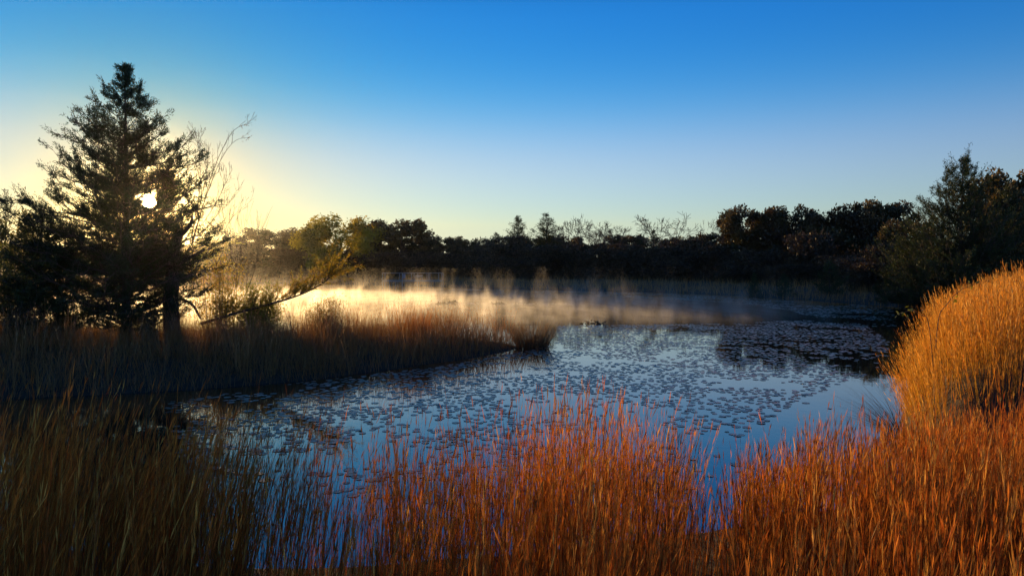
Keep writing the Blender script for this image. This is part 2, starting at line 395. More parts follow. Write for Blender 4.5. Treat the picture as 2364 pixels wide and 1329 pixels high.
h = np.clip(hc[idx] * rng.uniform(0.72, 1.22, len(x)), 0.5, 1.6)
q_ = x / np.maximum(y, 1)
h *= 1.10 * (1 - 0.30 * np.exp(-((q_ - 0.36) / 0.11) ** 2)) * (1 - 0.22 * smooth(0.46, 0.56, q_)) * (1 + 0.10 * (1 - smooth(-0.55, -0.35, q_)))
leftish = (1 - smooth(-3.0, 0.2, x))[:, None]
lean = off * 0.7 + rng.normal(0, 0.045, (len(x), 2)) + np.array([[0.03, 0.0]]) + leftish * np.array([[0.09, 0.02]])
mbs = MB(); bluestem(mbs, x, y, h, lean, 1.0)
nb = 13000                                               # short leaf litter and basal blades between the culms
bx_, by_, bs_ = scatter(nb, -11, 8, 2.6, 10.5, lambda x, y, sd: np.where((sd > 0) & (np.abs(x) < 0.82 * y + 0.9) & (y < 9 + 0 * x), 0.75, 0))
n = len(bx_); ribbons(mbs, np.stack([bx_, by_, height(bx_, by_, bs_) - 0.01], 1), rng.normal(0, 0.3, (n, 2)), rng.normal(0, 0.4, (n, 2)), rng.uniform(0.15, 0.5, n),
                      rng.uniform(0.004, 0.008, n), 2, palette(n, STEM), palette(n, [(0.28, 0.13, 0.045), (0.24, 0.17, 0.05), (0.3, 0.1, 0.04)]))
print('foreground culms', len(x))
o = mbs.build('bluestem_grass', M_GRASS)
tag(o, 'tall rust-red bluestem grass in bunches along the near water edge', 'grass', kind='stuff')

# the bank that rises beyond it
def mound_keep(x, y, sd):
    inview = np.abs(x) < 0.80 * y + 1.2
    return np.where((sd > 0.0) & inview & (y + 0.25 * x > 12.6) & (x > 4), 0.35 + 0.65 * (1 - smooth(14, 20, y)), 0)
cx, cy, csd = scatter(13500, 4.5, 22, 8.0, 27, mound_keep)
x, y, off, idx = clumps(cx, cy, 4.4, 0.09)
ok = sdist(x, y) > -0.1; x, y, off, idx = x[ok], y[ok], off[ok], idx[ok]
hc = rng.normal(1.08, 0.12, len(cx)); h = np.clip(hc[idx] * rng.uniform(0.8, 1.16, len(x)), 0.5, 1.5)
edge = np.exp(-np.maximum(sdist(x, y), 0) / 0.5)[:, None]
lean = off * 0.7 + rng.normal(0, 0.05, (len(x), 2)) + edge * np.array([[-0.22, -0.05]])
mbs = MB(); bluestem(mbs, x, y, h, lean, 1.5, plume=GOLD, stem=[(0.46, 0.23, 0.04), (0.40, 0.25, 0.04), (0.52, 0.24, 0.045)], nleaf=2, nrac=7, S=3)
nb = 16000
bx_, by_, bs_ = scatter(nb, 5.0, 16, 9.5, 22, lambda x, y, sd: np.where((sd > -0.05) & (y + .25 * x > 12.2) & (x < 0.8 * y + 1), np.exp(-sd / 2.2), 0))
n = len(bx_); ribbons(mbs, np.stack([bx_, by_, height(bx_, by_, bs_) - 0.01], 1), rng.normal(-0.1, 0.3, (n, 2)), rng.normal(-0.1, 0.4, (n, 2)), rng.uniform(0.25, 0.7, n),
                      rng.uniform(0.005, 0.009, n), 2, palette(n, [(0.20, 0.14, 0.03), (0.24, 0.12, 0.03)]), palette(n, [(0.34, 0.24, 0.05), (0.38, 0.18, 0.05), (0.28, 0.24, 0.05)]))
print('mound culms', len(x))
o = mbs.build('bank_grass', M_GRASS)
tag(o, 'dense golden bluestem covering the sunlit rising bank', 'grass', kind='stuff')

# peninsula
def pen_keep(x, y, sd):
    return np.where((sd > -0.15) & (x > -0.86 * y - 1) & (y > 14.5) & (y < 33) & (x < 3), 1.0, 0)
TAN = [(0.32, 0.165, 0.045), (0.37, 0.19, 0.055), (0.27, 0.125, 0.035), (0.34, 0.145, 0.04)]
x, y, sd = scatter(60000, -28, 2.2, 14.5, 32, pen_keep)
n = len(x); tall = vnoise(x * 0.55, y * 0.55, 11)
h = (0.45 + 0.55 * tall) * rng.uniform(0.55, 1.2, n) * (0.75 + 0.35 * smooth(-9, -2, x))
mbs = MB()
ribbons(mbs, np.stack([x, y, height(x, y, sd) - 0.02], 1), rng.normal(0, 0.16, (n, 2)), rng.normal(0, 0.3, (n, 2)), h, rng.uniform(0.008, 0.015, n), 2, palette(n, TAN), palette(n, TAN + [(0.33, 0.2, 0.09)]))
cx, cy, csd = scatter(2600, -26, 1.6, 15, 30, lambda x, y, sd: np.where((sd > 0.05) & (x < 0.2) & (x > -0.86 * y - 1), 0.25 + 0.75 * smooth(-9, -4.5, x), 0) * (vnoise(x * 0.8, y * 0.8, 21) > 0.35))
x, y, off, idx = clumps(cx, cy, 4.5, 0.09)
lean = off * 1.2 + rng.normal(0, 0.07, (len(x), 2)); h = rng.uniform(0.8, 1.45, len(x)) * rng.choice([1.0, 1.0, 1.15], len(x))
bluestem(mbs, x, y, h, lean, 1.9, plume=[(0.40, 0.2, 0.075), (0.36, 0.16, 0.06), (0.45, 0.27, 0.11)], stem=TAN, nleaf=2, nrac=5, S=3)
x, y, sd = scatter(14000, -21, -5, 19, 25, lambda x, y, sd: np.where((sd > .2) & (x > -.86 * y - 1), .5 + .5 * vnoise(x * .9, y * .9, 23), 0))
n = len(x); ribbons(mbs, np.stack([x, y, height(x, y, sd) - .02], 1), rng.normal(0, .12, (n, 2)), rng.normal(0, .3, (n, 2)), rng.uniform(.5, 1.05, n), rng.uniform(.006, .011, n), 3, palette(n, TAN), palette(n, TAN + [(0.4, 0.26, 0.1)]))
o = mbs.build('peninsula_grass', M_DRY)
tag(o, 'dark dry tall grass covering the narrow peninsula under the cedar', 'grass', kind='stuff')

# rough grass along the far bank and around the open water beyond
FAR = [(0.56, 0.28, 0.08), (0.50, 0.25, 0.07), (0.60, 0.32, 0.10), (0.52, 0.25, 0.08)]
def far_keep(x, y, sd):
    return np.where((sd > -0.1) & (sd < 16) & (y > 30) & (np.abs(x) < 0.8 * y + 4) & ~((x > 4) & (y < 46) & (sd > 6)), 0.35 + 0.65 * np.exp(-sd / 5), 0)
x, y, sd = scatter(150000, -95, 45, 30, 172, far_keep)
n = len(x); tall = vnoise(x * 0.25, y * 0.25, 31)
h = (0.55 + 0.95 * tall) * rng.uniform(0.6, 1.2, n); w = np.maximum(0.016, y * 0.00042) * rng.uniform(0.7, 1.4, n)
mbs = MB()
ribbons(mbs, np.stack([x, y, height(x, y, sd) - 0.03], 1), rng.normal(0, 0.14, (n, 2)), rng.normal(0, 0.2, (n, 2)), h, w, 2, palette(n, FAR), palette(n, FAR + [(0.42, 0.30, 0.17)]))
print('far grass', n)
tag(mbs.build('far_bank_grass', M_DRY), 'pale brown rough grass along the far bank below the trees', 'grass', kind='stuff')

# ------------------------------------------------------------------ trees
CED = [(0.030, 0.048, 0.018), (0.040, 0.058, 0.020), (0.024, 0.040, 0.017), (0.050, 0.060, 0.022)]

def cedar(H, prof, nb, spray, rows, r0, bare=0.06, upz=1.0, gap=None, cols=CED, step=0.13, open_=0.0, spikes=0, slen=1.0):
    """trunk, branch and foliage builders of a red cedar; prof: (height, radius) pairs"""
    ph = np.array([a for a, _ in prof]); pr = np.array([b for _, b in prof])
    tz = np.linspace(0, H, 14); wob = np.cumsum(rng.normal(0, 0.012 * H / 10, (14, 2)), 0); wob -= wob[0]
    trunk = np.stack([wob[:, 0], wob[:, 1], tz], 1)
    T = MB(); tube(T, trunk, np.maximum(r0 * (1 - tz / H) ** 0.85 * (1 + 0.5 * np.exp(-tz / 0.25)), 0.012), 10, 0.14)
    tp = lambda z: np.array([np.interp(z, tz, wob[:, 0]), np.interp(z, tz, wob[:, 1]), z])
    BP0, BP1, BR0, BR1 = [], [], [], []; C, D, LN = [], [], []
    for i in range(nb):
        z = H * (bare + (0.985 - bare) * ((i + rng.random()) / nb) ** 0.92)
        R = np.interp(z, ph, pr) * (rng.uniform(0.35, 0.85) if i % 3 == 0 else rng.uniform(0.7, 1.12))
        if R < 0.05 or (z > .92 * H and rng.random() < .55): continue
        az = i * 2.39996 + rng.normal(0, 0.35)
        R *= 0.72 + 0.42 * float(vnoise(z / H * 7.0 + 3 * math.cos(az), 3 * math.sin(az) + 5.0, int(H * 100)))
        rise = R * (0.25 + 0.75 * (z / H) ** 1.3) * rng.uniform(0.35, 1.6) * upz
        z0 = max(0.25, z - rise); st = tp(z0); m = 7; s = np.linspace(0, 1, m)
        az_s = az + rng.normal(0, 0.12) * s
        pts = np.stack([st[0] + np.cos(az_s) * R * s, st[1] + np.sin(az_s) * R * s, z0 + (z - z0) * s ** 1.35], 1)
        pts[1:-1] += rng.normal(0, 0.03 * R, (m - 2, 3))
        rb = min(0.045, 0.014 * R + 0.008) * r0 / 0.17
        BP0 += list(pts[:-1]); BP1 += list(pts[1:]); rr = rb * (1 - 0.85 * s); BR0 += list(rr[:-1]); BR1 += list(rr[1:])
        k = max(3, int(R / step)); ss = np.sort(rng.uniform(0.16, 1.0, k)); ss[-1] = 1.0
        pos = np.stack([np.interp(ss, s, pts[:, j]) for j in range(3)], 1)
        tan = unit(np.gradient(pts, axis=0)); tn = unit(np.stack([np.interp(ss, s, tan[:, j]) for j in range(3)], 1))
        sidev = unit(np.cross(tn, [0, 0, 1.0])); sg = np.where(np.arange(k) % 2 == 0, 1, -1)[:, None]
        d = unit(tn * rng.uniform(0.3, 1.0, (k, 1)) + sidev * sg * rng.uniform(0.2, 1.0, (k, 1)) + np.array([0, 0, 1]) * rng.uniform(-0.25, 0.9, (k, 1)))
        ln = rng.uniform(0.25, 0.8, k) * (1.15 - 0.5 * ss) * math.sqrt(max(R, 0.4) / 2)
        C.append(pos); D.append(d); LN.append(ln)
        BP0 += list(pos); BP1 += list(pos + d * ln[:, None] * 0.8); BR0 += [rb * 0.35] * k; BR1 += [rb * 0.1] * k
    C = np.concatenate(C); D = np.concatenate(D); LN = np.concatenate(LN)
    # leader shoots at the very top
    m = 6; C = np.concatenate([C, tp(H)[None] + np.stack([rng.normal(0, .03, m), rng.normal(0, .03, m), -rng.random(m) * 0.16 * H / 2], 1)])
    D = np.concatenate([D, unit(np.stack([rng.normal(0, .5, m), rng.normal(0, .5, m), np.ones(m)], 1))]); LN = np.concatenate([LN, rng.uniform(.1, .3, m)])
    for _ in range(spikes):                                # long shoots standing out of the upper crown
        z = H * rng.uniform(.55, .97); a = rng.uniform(0, 6.28); R = np.interp(z, ph, pr) * rng.uniform(.3, .95)
        c = tp(z) + np.array([math.cos(a) * R, math.sin(a) * R, -.1]); d = unit(np.array([math.cos(a) * .35, math.sin(a) * .35, 1.0]) + rng.normal(0, .12, 3)); l_ = slen * rng.uniform(.6, 1.2)
        BP0.append(c); BP1.append(c + d * l_); BR0.append(.008); BR1.append(.003)
        C = np.concatenate([C, np.repeat(c[None], 3, 0)]); D = np.concatenate([D, np.repeat(d[None], 3, 0)]); LN = np.concatenate([LN, [l_, l_ * .7, l_ * .45]])
    BP0 = np.array(BP0); BP1 = np.array(BP1); BR0 = np.array(BR0); BR1 = np.array(BR1)
    if gap is not None:
        kb = gap(BP0) & gap(BP1) & gap((BP0 + BP1) / 2); BP0, BP1, BR0, BR1 = BP0[kb], BP1[kb], BR0[kb], BR1[kb]
    B = MB(); segs(B, BP0, BP1, BR0, BR1, 4)
    k = len(C); tt = rng.random((k, rows)) ** 0.8
    P = (C[:, None] + D[:, None] * (LN[:, None] * tt)[:, :, None]).reshape(-1, 3)
    dd = unit(np.repeat(D, rows, 0) + rng.normal(0, 0.6, (k * rows, 3)) + np.array([0, 0, 0.12]))
    P += rng.normal(0, 0.45 * spray, P.shape)
    n = len(P); ln = spray * rng.uniform(0.65, 1.7, n); w = spray * rng.uniform(0.17, 0.32, n)
    keep = np.ones(n, bool) if gap is None else gap(P)
    holes = vnoise(P[:, 0] * 1.5 + P[:, 2] * .9 + 40, P[:, 1] * 1.5 - P[:, 2] * 1.3 + 40, 77) * .6 + vnoise(P[:, 0] * 3.6 - P[:, 2] * 2 + 90, P[:, 1] * 3.6 + P[:, 2] * 3 + 90, 78) * .4
    keep &= holes > open_
    clump = palette(k, cols, 0.25); F = MB()
    leaves(F, P[keep], dd[keep], ln[keep], w[keep], np.repeat(clump, rows, 0)[keep])
    return T, B, F

def plant(name, label, loc, parts, mats, rz=0.0, cat='tree', group=None, names=('trunk', 'branches', 'crown')):
    r = thing(name, label, cat, loc, group, rz)
    for nm, b, mt in zip(names, parts, mats):
        if b is None or not b.V: continue
        o = b.build(nm, mt, r, smooth_sh=(nm == 'trunk'))
        if nm not in ('trunk', 'stem'): o['kind'] = 'stuff'
    return r

def copy_plant(src, name, label, loc, sc_, rz, cat='tree', group=None):
    r = thing(name, label, cat, loc, group, rz); r.scale = sc_
    for ch in src.children:
        c = ch.copy(); COL.objects.link(c); c.parent = r
        c.matrix_parent_inverse = ch.matrix_parent_inverse
    return r

def gz(x, y): return float(height([x], [y])[0])

# the tall cedar on the peninsula, with a gap in its crown where the low sun breaks through
cxx, cyy = at(290, 22.5), 22.5; cz = gz(cxx, cyy)
TOP = hz(150, 22.5) - cz
camv = np.array([-cxx, -cyy, CAMZ - cz])
def sungap(P):
    w = P - camv; tt = w @ SUN; dist = np.linalg.norm(w - tt[:, None] * SUN, axis=1)
    return (dist > 0.19 + 0.05 * np.sin(P[:, 0] * 9) ** 2) | (rng.random(len(P)) < 0.02)
prof = [(0.3, 1.3), (1.2, 2.5), (2.2, 3.2), (3.6, 3.35), (4.9, 3.3), (5.5, 2.9), (6.2, 2.4), (7.1, 1.9), (7.7, 1.35), (8.4, 0.55), (8.9, 0.22), (9.4, 0.02)]
prof = [(a * TOP / 9.4, b * 0.99) for a, b in prof]
tall = plant('cedar_tree', 'tall ragged cedar on the peninsula with the sun shining through it', (cxx, cyy, cz - 0.03),
             cedar(TOP, prof, 300, 0.085, 44, 0.15, 0.07, 0.8, sungap, step=0.12, open_=0.36, spikes=26, slen=.55), (M_BARK, M_BARK, M_CEDAR))

bxx, byy = at(95, 21.8), 21.8
prof = [(0.2, 1.3), (1.0, 2.0), (2.0, 1.9), (2.8, 1.4), (3.4, 0.8), (3.9, 0.2), (4.1, 0.0)]
plant('cedar_tree', 'low bushy dark cedar crowded against the tall cedar on the peninsula', (bxx, byy, gz(bxx, byy) - 0.03),
      cedar(4.0, prof, 130, 0.10, 38, 0.10, 0.08, 0.8, open_=0.3), (M_BARK, M_BARK, M_CEDAR))

bxx, byy = -18.3, 21.4
prof = [(0.2, 1.4), (1.0, 2.2), (2.2, 2.2), (3.2, 1.7), (4.0, 1.0), (4.6, 0.3), (4.9, 0.0)]
plant('cedar_tree', 'dense cedar next to the low bushy one on the peninsula', (bxx, byy, gz(bxx, byy) - 0.03),
      cedar(4.8, prof, 120, 0.11, 34, 0.11, 0.06, 0.8), (M_BARK, M_BARK, M_CEDAR))

# ---- bare-branched trees
def grow(P, d, ln, r, depth, out, spread, up, wig=0.18):
    k = 3; p = np.array(P, float); d = np.array(d, float)
    for i in range(k):
        d = unit(d + rng.normal(0, wig, 3) + np.array([0, 0, up])); q_ = p + d * ln / k
        out.append((p, q_, r * (1 - 0.35 * i / k), r * (1 - 0.35 * (i + 1) / k))); p = q_
        if depth > 0 and i >= 1 and rng.random() < 0.55:
            e = unit(d + rng.normal(0, spread, 3)); grow(p, e, ln * rng.uniform(0.5, 0.75), r * 0.5, depth - 1, out, spread, up, wig)
    if depth > 0:
        for _ in range(2 + (rng.random() < 0.4)):
            e = unit(d + rng.normal(0, spread, 3)); grow(p, e, ln * rng.uniform(0.6, 0.85), r * 0.58, depth - 1, out, spread, up, wig)

def seg_mb(out, sides=3, rmin=0.0):
    b = MB(); segs(b, [o[0] for o in out], [o[1] for o in out], np.maximum([o[2] for o in out], rmin), np.maximum([o[3] for o in out], rmin), sides); return b

def bare_tree(H, seed_spread=0.5, trunk_r=0.14, rmin=0.02, fork=4, leafy=0):
    T = MB(); th = H * 0.30; pts = np.array([[0, 0, 0], [0.05 * H * rng.normal() * .4, 0, th * .5], [0.06 * H * rng.normal() * .4, 0.03 * H * rng.normal(), th]])
    tube(T, pts, [trunk_r * 1.2, trunk_r, trunk_r * 0.85], 8, 0.1); out = []
    for i in range(fork):
        a = i * 2 * math.pi / fork + rng.normal(0, 0.3)
        grow(pts[-1] + rng.normal(0, .05, 3), unit(np.array([math.cos(a) * .6, math.sin(a) * .6, 1.0])), H * 0.27, trunk_r * 0.6, 4, out, seed_spread, 0.06)
    zm = max(o[1][2] for o in out)
    k = H / zm
    out = [(a * np.array([1, 1, 1]) if a[2] <= th else np.array([a[0], a[1], th + (a[2] - th) * (H - th) / (zm - th)]),
            np.array([b_[0], b_[1], th + (b_[2] - th) * (H - th) / (zm - th)]) if b_[2] > th else b_, r_, s_) for a, b_, r_, s_ in out]
    F = None
    if leafy:
        F = MB(); e = np.array([o[1] for o in out if o[2] < 0.03]); e = e[rng.integers(0, len(e), leafy)] + rng.normal(0, 0.15, (leafy, 3))
        leaves(F, e, rng.normal(size=(leafy, 3)), rng.uniform(.12, .25, leafy), .1, palette(leafy, [(0.16, 0.13, 0.03), (0.12, 0.11, 0.03)]))
    return T, seg_mb(out, 3, rmin), F

# ---- broad-leaved trees
OAK = [(0.075, 0.062, 0.024), (0.09, 0.066, 0.026), (0.06, 0.058, 0.022), (0.11, 0.07, 0.026), (0.07, 0.052, 0.024)]
def oak(H, W, nl, leafsz, cols=OAK, lobes=64, low=0.10, seed_flat=0.75, trunk_r=0.25):
    T = MB(); th = H * 0.34
    tube(T, [[0, 0, 0], [0.1, 0.05, th * .5], [0.0, 0.12, th], [0.15, 0.1, H * 0.62]], [trunk_r * 1.3, trunk_r, trunk_r * .85, trunk_r * .4], 9, 0.1)
    out = []; cen = []; rs = []
    for i in range(lobes):
        a = i * 2.39996 + rng.normal(0, .3); f = (i + .5) / lobes; zz = H * (low + (0.86 - low) * f ** 0.8)
        rr = W * 0.5 * math.sqrt(max(0.06, 1 - ((zz / H - 0.48) / 0.52) ** 2)) * rng.uniform(0.4, 0.98)
        c = np.array([math.cos(a) * rr, math.sin(a) * rr, zz]); s = H * rng.uniform(0.06, 0.125)
        cen.append(c); rs.append(s)
        st = np.array([0.05, 0.05, th * rng.uniform(.6, 1.3)]); mid = (st + c) / 2 + np.array([0, 0, -0.04 * H]) + rng.normal(0, .03 * H, 3)
        out += [(st, mid, trunk_r * .35, trunk_r * .2), (mid, c, trunk_r * .2, trunk_r * .08)]
        for _ in range(5):
            e = c + rng.uniform(-0.8, 0.8, 3) * s; out.append((mid * .3 + c * .7, e, trunk_r * .1, trunk_r * .04))
    cen = np.array(cen); rs = np.array(rs); F = MB()
    li = rng.integers(0, lobes, nl); dv = unit(rng.normal(size=(nl, 3))); dv[:, 2] *= seed_flat
    P = cen[li] + dv * (rs[li] * rng.random(nl) ** 0.4 * rng.uniform(.75, 1.15, nl))[:, None]
    nzv = vnoise(P[:, 0] * 1.1 + P[:, 2] * .6, P[:, 1] * 1.1 - P[:, 2] * .9, 41); keep = nzv > 0.27; P = P[keep]; li = li[keep]; n = len(P)
    lc = palette(lobes, cols, .25)[li] * rng.uniform(.75, 1.3, (n, 1))
    d = rng.normal(size=(n, 3)); leaves(F, P, d, leafsz * rng.uniform(.6, 1.5, n), leafsz * rng.uniform(.4, .8, n), lc)
    return T, seg_mb(out, 4, 0.02), F

def shrub(H, W, nl, leafsz, cols, stems=9):
    out = []; S = MB(); tips = []
    for i in range(stems):
        a = i * 2.39996; e = np.array([math.cos(a) * W * .42 * rng.random() ** .5, math.sin(a) * W * .42 * rng.random() ** .5, H * rng.uniform(.55, .95)])
        grow([0.1 * math.cos(a), 0.1 * math.sin(a), 0], unit(e), np.linalg.norm(e) * .55, 0.05, 2, out, 0.45, 0.03)
    tips = np.array([o[1] for o in out]); F = MB()
    P = tips[rng.integers(0, len(tips), nl)] + rng.normal(0, 1, (nl, 3)) * np.array([W * .07, W * .07, H * .06])
    P[:, 2] = np.clip(P[:, 2], 0.1, H)
    lowr = rng.random(nl) < .3; P[lowr, 2] *= rng.random(lowr.sum())
    leaves(F, P, rng.normal(size=(nl, 3)), leafsz * rng.uniform(.6, 1.5, nl), leafsz * rng.uniform(.4, .8, nl), palette(nl, cols, .3))
    return S, seg_mb(out, 3, 0.012), F

PLACE = []
def woodland(pts, H, dens, name, label):
    P = np.array(pts, float); F = MB(); cs, nn = [], 0
    for (ax, ay), (bx, by) in zip(P[:-1], P[1:]):
        ln = math.hypot(bx - ax, by - ay); n = int(ln * dens); tt = rng.random(n)
        xx = ax + (bx - ax) * tt + rng.normal(0, 2.5, n); yy = ay + (by - ay) * tt + rng.normal(0, 3.0, n)
        top = H * (0.30 + 0.5 * vnoise(xx * .16, yy * .16, 61) + 0.5 * vnoise(xx * .045, yy * .045, 62))
        zz = height(xx, yy) + top * rng.random(n) ** .8; cs.append(np.stack([xx, yy, zz], 1))
    c = np.concatenate(cs); n = len(c)
    leaves(F, c, rng.normal(size=(n, 3)), rng.uniform(.5, 1.1, n), rng.uniform(.3, .6, n), palette(n, [(0.05, 0.042, 0.022), (0.06, 0.045, 0.026), (0.04, 0.038, 0.02)], .3))
    tag(F.build(name, M_LEAF), label, 'woodland', kind='stuff')
woodland([(-260, 300), (-150, 305), (-95, 300), (-62, 250), (-25, 205), (8, 178), (22, 158), (40, 138), (52, 118), (58, 98), (60, 80), (62, 62), (58, 52)], 6.0, 75, 'woodland', 'dense dark undergrowth of the wood behind the far bank trees')
def mk(kind, name, u, vtop, D, wpx, label, rz=None, group=None, sink=0.05):
    """place a tree of one of the prototypes so that it stands on the ground with this height and width"""
    x_ = at(u, D); z_ = gz(x_, D); H = hz(vtop, D) - z_; W = wpx / FPX * D
    src, H0, W0 = PROTO[kind]
    rz = rng.uniform(0, 6.28) if rz is None else rz
    s = (W / W0, W / W0, H / H0)
    PLACE.append((kind, name, label, (x_, D, z_ - sink), s, rz, group))

PROTO = {}
def proto(key, parts, mats, H0, W0): PROTO[key] = ([parts, mats, None], H0, W0)
BR = (M_TWIG, M_TWIG, M_LEAF)
for k_ in range(4): proto('oak%d' % k_, oak(12, 12, 17000, 0.42), (M_BARK, M_BARK, M_LEAF), 11.6, 9.0)
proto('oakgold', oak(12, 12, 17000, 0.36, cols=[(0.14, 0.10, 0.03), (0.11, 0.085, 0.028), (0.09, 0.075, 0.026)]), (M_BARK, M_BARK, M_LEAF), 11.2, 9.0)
proto('willow', oak(13, 13, 17000, 0.40, cols=[(0.34, 0.31, 0.03), (0.28, 0.27, 0.03), (0.42, 0.34, 0.04)], lobes=34, low=0.12, seed_flat=1.5), (M_BARK, M_BARK, M_WILLOW), 12.6, 10.5)
proto('palewillow', oak(6, 5, 9000, 0.17, cols=[(0.13, 0.15, 0.04), (0.10, 0.125, 0.035), (0.17, 0.16, 0.05)], lobes=30, low=0.15, seed_flat=1.5, trunk_r=.1), (M_BARK, M_TWIG, M_WILLOW), 5.8, 4.8)
fp = lambda H, W: [(0.0, W * .42), (H * .2, W * .5), (H * .45, W * .45), (H * .7, W * .30), (H * .88, W * .13), (H, 0.0)]
for k_ in range(3): proto('cedar%d' % k_, cedar(11, fp(11, 6.5), 130, 0.26, 14, 0.16, 0.06, 0.9, step=0.22), (M_BARK, M_BARK, M_CEDAR), 11.2, 6.8)
for k_ in range(3): proto('bare%d' % k_, bare_tree(11, 0.48, 0.14, 0.026, leafy=(0, 500, 0)[k_]), BR, 11, 8.5)
BRN = [(0.09, 0.062, 0.034), (0.11, 0.07, 0.038), (0.075, 0.058, 0.03), (0.10, 0.066, 0.042)]
for k_ in range(3): proto('brush%d' % k_, shrub(6, 9, 9000, 0.36, BRN, 16), BR, 6.2, 9.5)
proto('bush', cedar(3.0, [(0, 1.1), (.6, 1.35), (1.4, 1.05), (2.2, .55), (3.0, 0)], 60, 0.12, 14, 0.05, 0.05, 1.1, cols=[(0.045, 0.07, 0.022), (0.055, 0.08, 0.026), (0.035, 0.055, 0.02)]), (M_BARK, M_BARK, M_CEDAR), 3.1, 2.8)

mk('palewillow', 'willow_tree', 18, 480, 44, 150, 'pale green willow rising behind the low bushy cedar')
mk('bare0', 'bare_tree', -25, 398, 47, 150, 'leafless tree with thin twigs reaching above the pale green willow')
for u_, v_, k_ in ((70, 556, 'oak1'), (170, 562, 'oak0'), (265, 566, 'oak2'), (360, 566, 'oak3'), (440, 560, 'oak1')):
    mk(k_, 'oak_tree', u_, v_, 300, 130, 'distant low oak seen through the branches of the tall cedar', group='distant oaks behind the tall cedar')
mk('willow', 'willow_tree', 498, 547, 285, 120, 'olive-yellow round tree between the tall cedar and the first dark oak')
mk('brush0', 'shrub', 560, 564, 270, 100, 'low brown thicket between the olive-yellow tree and a dark round oak')
mk('oak0', 'oak_tree', 640, 523, 285, 135, 'dark round oak with open crown, nearest neighbour of the green willow')
mk('oak2', 'oak_tree', 702, 540, 290, 100, 'low dark oak half hidden by the big green willow')
mk('willow', 'willow_tree', 788, 500, 172, 175, 'big yellow-green willow standing out among dark oaks')
mk('bare1', 'bare_tree', 738, 512, 178, 50, 'feathery sapling top above the big green willow')
mk('oak3', 'oak_tree', 868, 508, 188, 110, 'dark oak squeezed between the green willow and the broad domed oak')
mk('oak1', 'oak_tree', 925, 500, 184, 140, 'broad dome-crowned oak behind the fishing dock')
mk('oak0', 'oak_tree', 1022, 540, 176, 90, 'lower reddish-brown oak beside the broad domed oak')
mk('oak2', 'oak_tree', 1090, 546, 168, 100, 'low rounded oak between the reddish oak and the cedars')
mk('cedar2', 'cedar_tree', 1145, 536, 152, 85, 'short cedar at the foot of the two pointed cedars')
mk('cedar0', 'cedar_tree', 1195, 498, 145, 118, 'narrow pointed cedar with a spire top across the pond')
mk('cedar1', 'cedar_tree', 1262, 491, 142, 135, 'wider ragged cedar standing beside the spire-topped cedar')
mk('bare0', 'bare_tree', 1332, 496, 140, 92, 'leafless tree rising right next to the ragged cedar')
mk('oak1', 'oak_tree', 1372, 556, 150, 90, 'low olive oak under the leafless trees')
mk('bare1', 'bare_tree', 1425, 510, 138, 125, 'leaning leafless tree with a few olive leaves left')
mk('bare2', 'bare_tree', 1530, 486, 134, 135, 'tallest leafless tree, with a forked crown')
mk('cedar2', 'cedar_tree', 1508, 530, 130, 75, 'slim cedar in front of the tallest leafless tree')
mk('cedar0', 'cedar_tree', 1478, 552, 132, 80, 'shorter cedar beside the slim cedar')
mk('oak3', 'oak_tree', 1600, 552, 126, 90, 'low dark oak between the leafless trees and the oak wood')
mk('bare0', 'bare_tree', 1652, 488, 122, 70, 'thin leafless tree leaning on the edge of the oak wood')
mk('oak0', 'oak_tree', 1735, 469, 116, 135, 'first large oak of the oak wood, lit along its top')
mk('oak2', 'oak_tree', 1830, 469, 110, 120, 'flat-topped oak in the middle of the oak wood')
mk('oak1', 'oak_tree', 1915, 480, 104, 115, 'lower oak wedged between the flat-topped and the highest oak')
mk('oak3', 'oak_tree', 2015, 452, 98, 150, 'highest oak of the oak wood with a many-domed crown')
mk('oak0', 'oak_tree', 2100, 500, 84, 110, 'oak mostly hidden behind the big dark cedar')
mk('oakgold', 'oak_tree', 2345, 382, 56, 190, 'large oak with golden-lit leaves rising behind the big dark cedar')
mk('oak2', 'oak_tree', 2440, 430, 58, 220, 'dark oak at the end of the wood beyond the golden-lit oak')
mk('oak1', 'oak_tree', 1300, 538, 160, 95, 'rounded oak behind the ragged cedar and the leafless tree')
mk('oak3', 'oak_tree', 1448, 536, 152, 100, 'dark oak behind the leaning leafless tree')
mk('oak2', 'oak_tree', 1562, 540, 148, 95, 'small dark oak behind the tallest leafless tree')
mk('oak0', 'oak_tree', 1655, 530, 140, 110, 'oak behind the thin leafless tree at the edge of the oak wood')
mk('oak3', 'oak_tree', 1785, 492, 128, 130, 'oak filling the gap behind the first large and the flat-topped oak')
mk('oak1', 'oak_tree', 1965, 492, 116, 130, 'oak filling the gap behind the lower and the highest oak')
mk('oak2', 'oak_tree', 1235, 545, 165, 90, 'low oak filling the gap between the two pointed cedars')
brush = [(600, 575, 176), (680, 572, 174), (752, 578, 166), (835, 570, 170), (905, 574, 165), (975, 566, 164), (1050, 572, 160), (1120, 570, 150), (1185, 572, 140), (1250, 566, 136),
         (1315, 562, 136), (1385, 572, 130), (1450, 570, 127), (1520, 576, 124), (1590, 566, 119), (1655, 560, 114), (1725, 570, 108), (1795, 562, 102), (1865, 572, 97), (1930, 560, 92), (1990, 566, 84), (2050, 572, 74),
         (1220, 590, 134), (1560, 590, 116), (1700, 592, 104), (1830, 596, 93), (2010, 600, 73)]
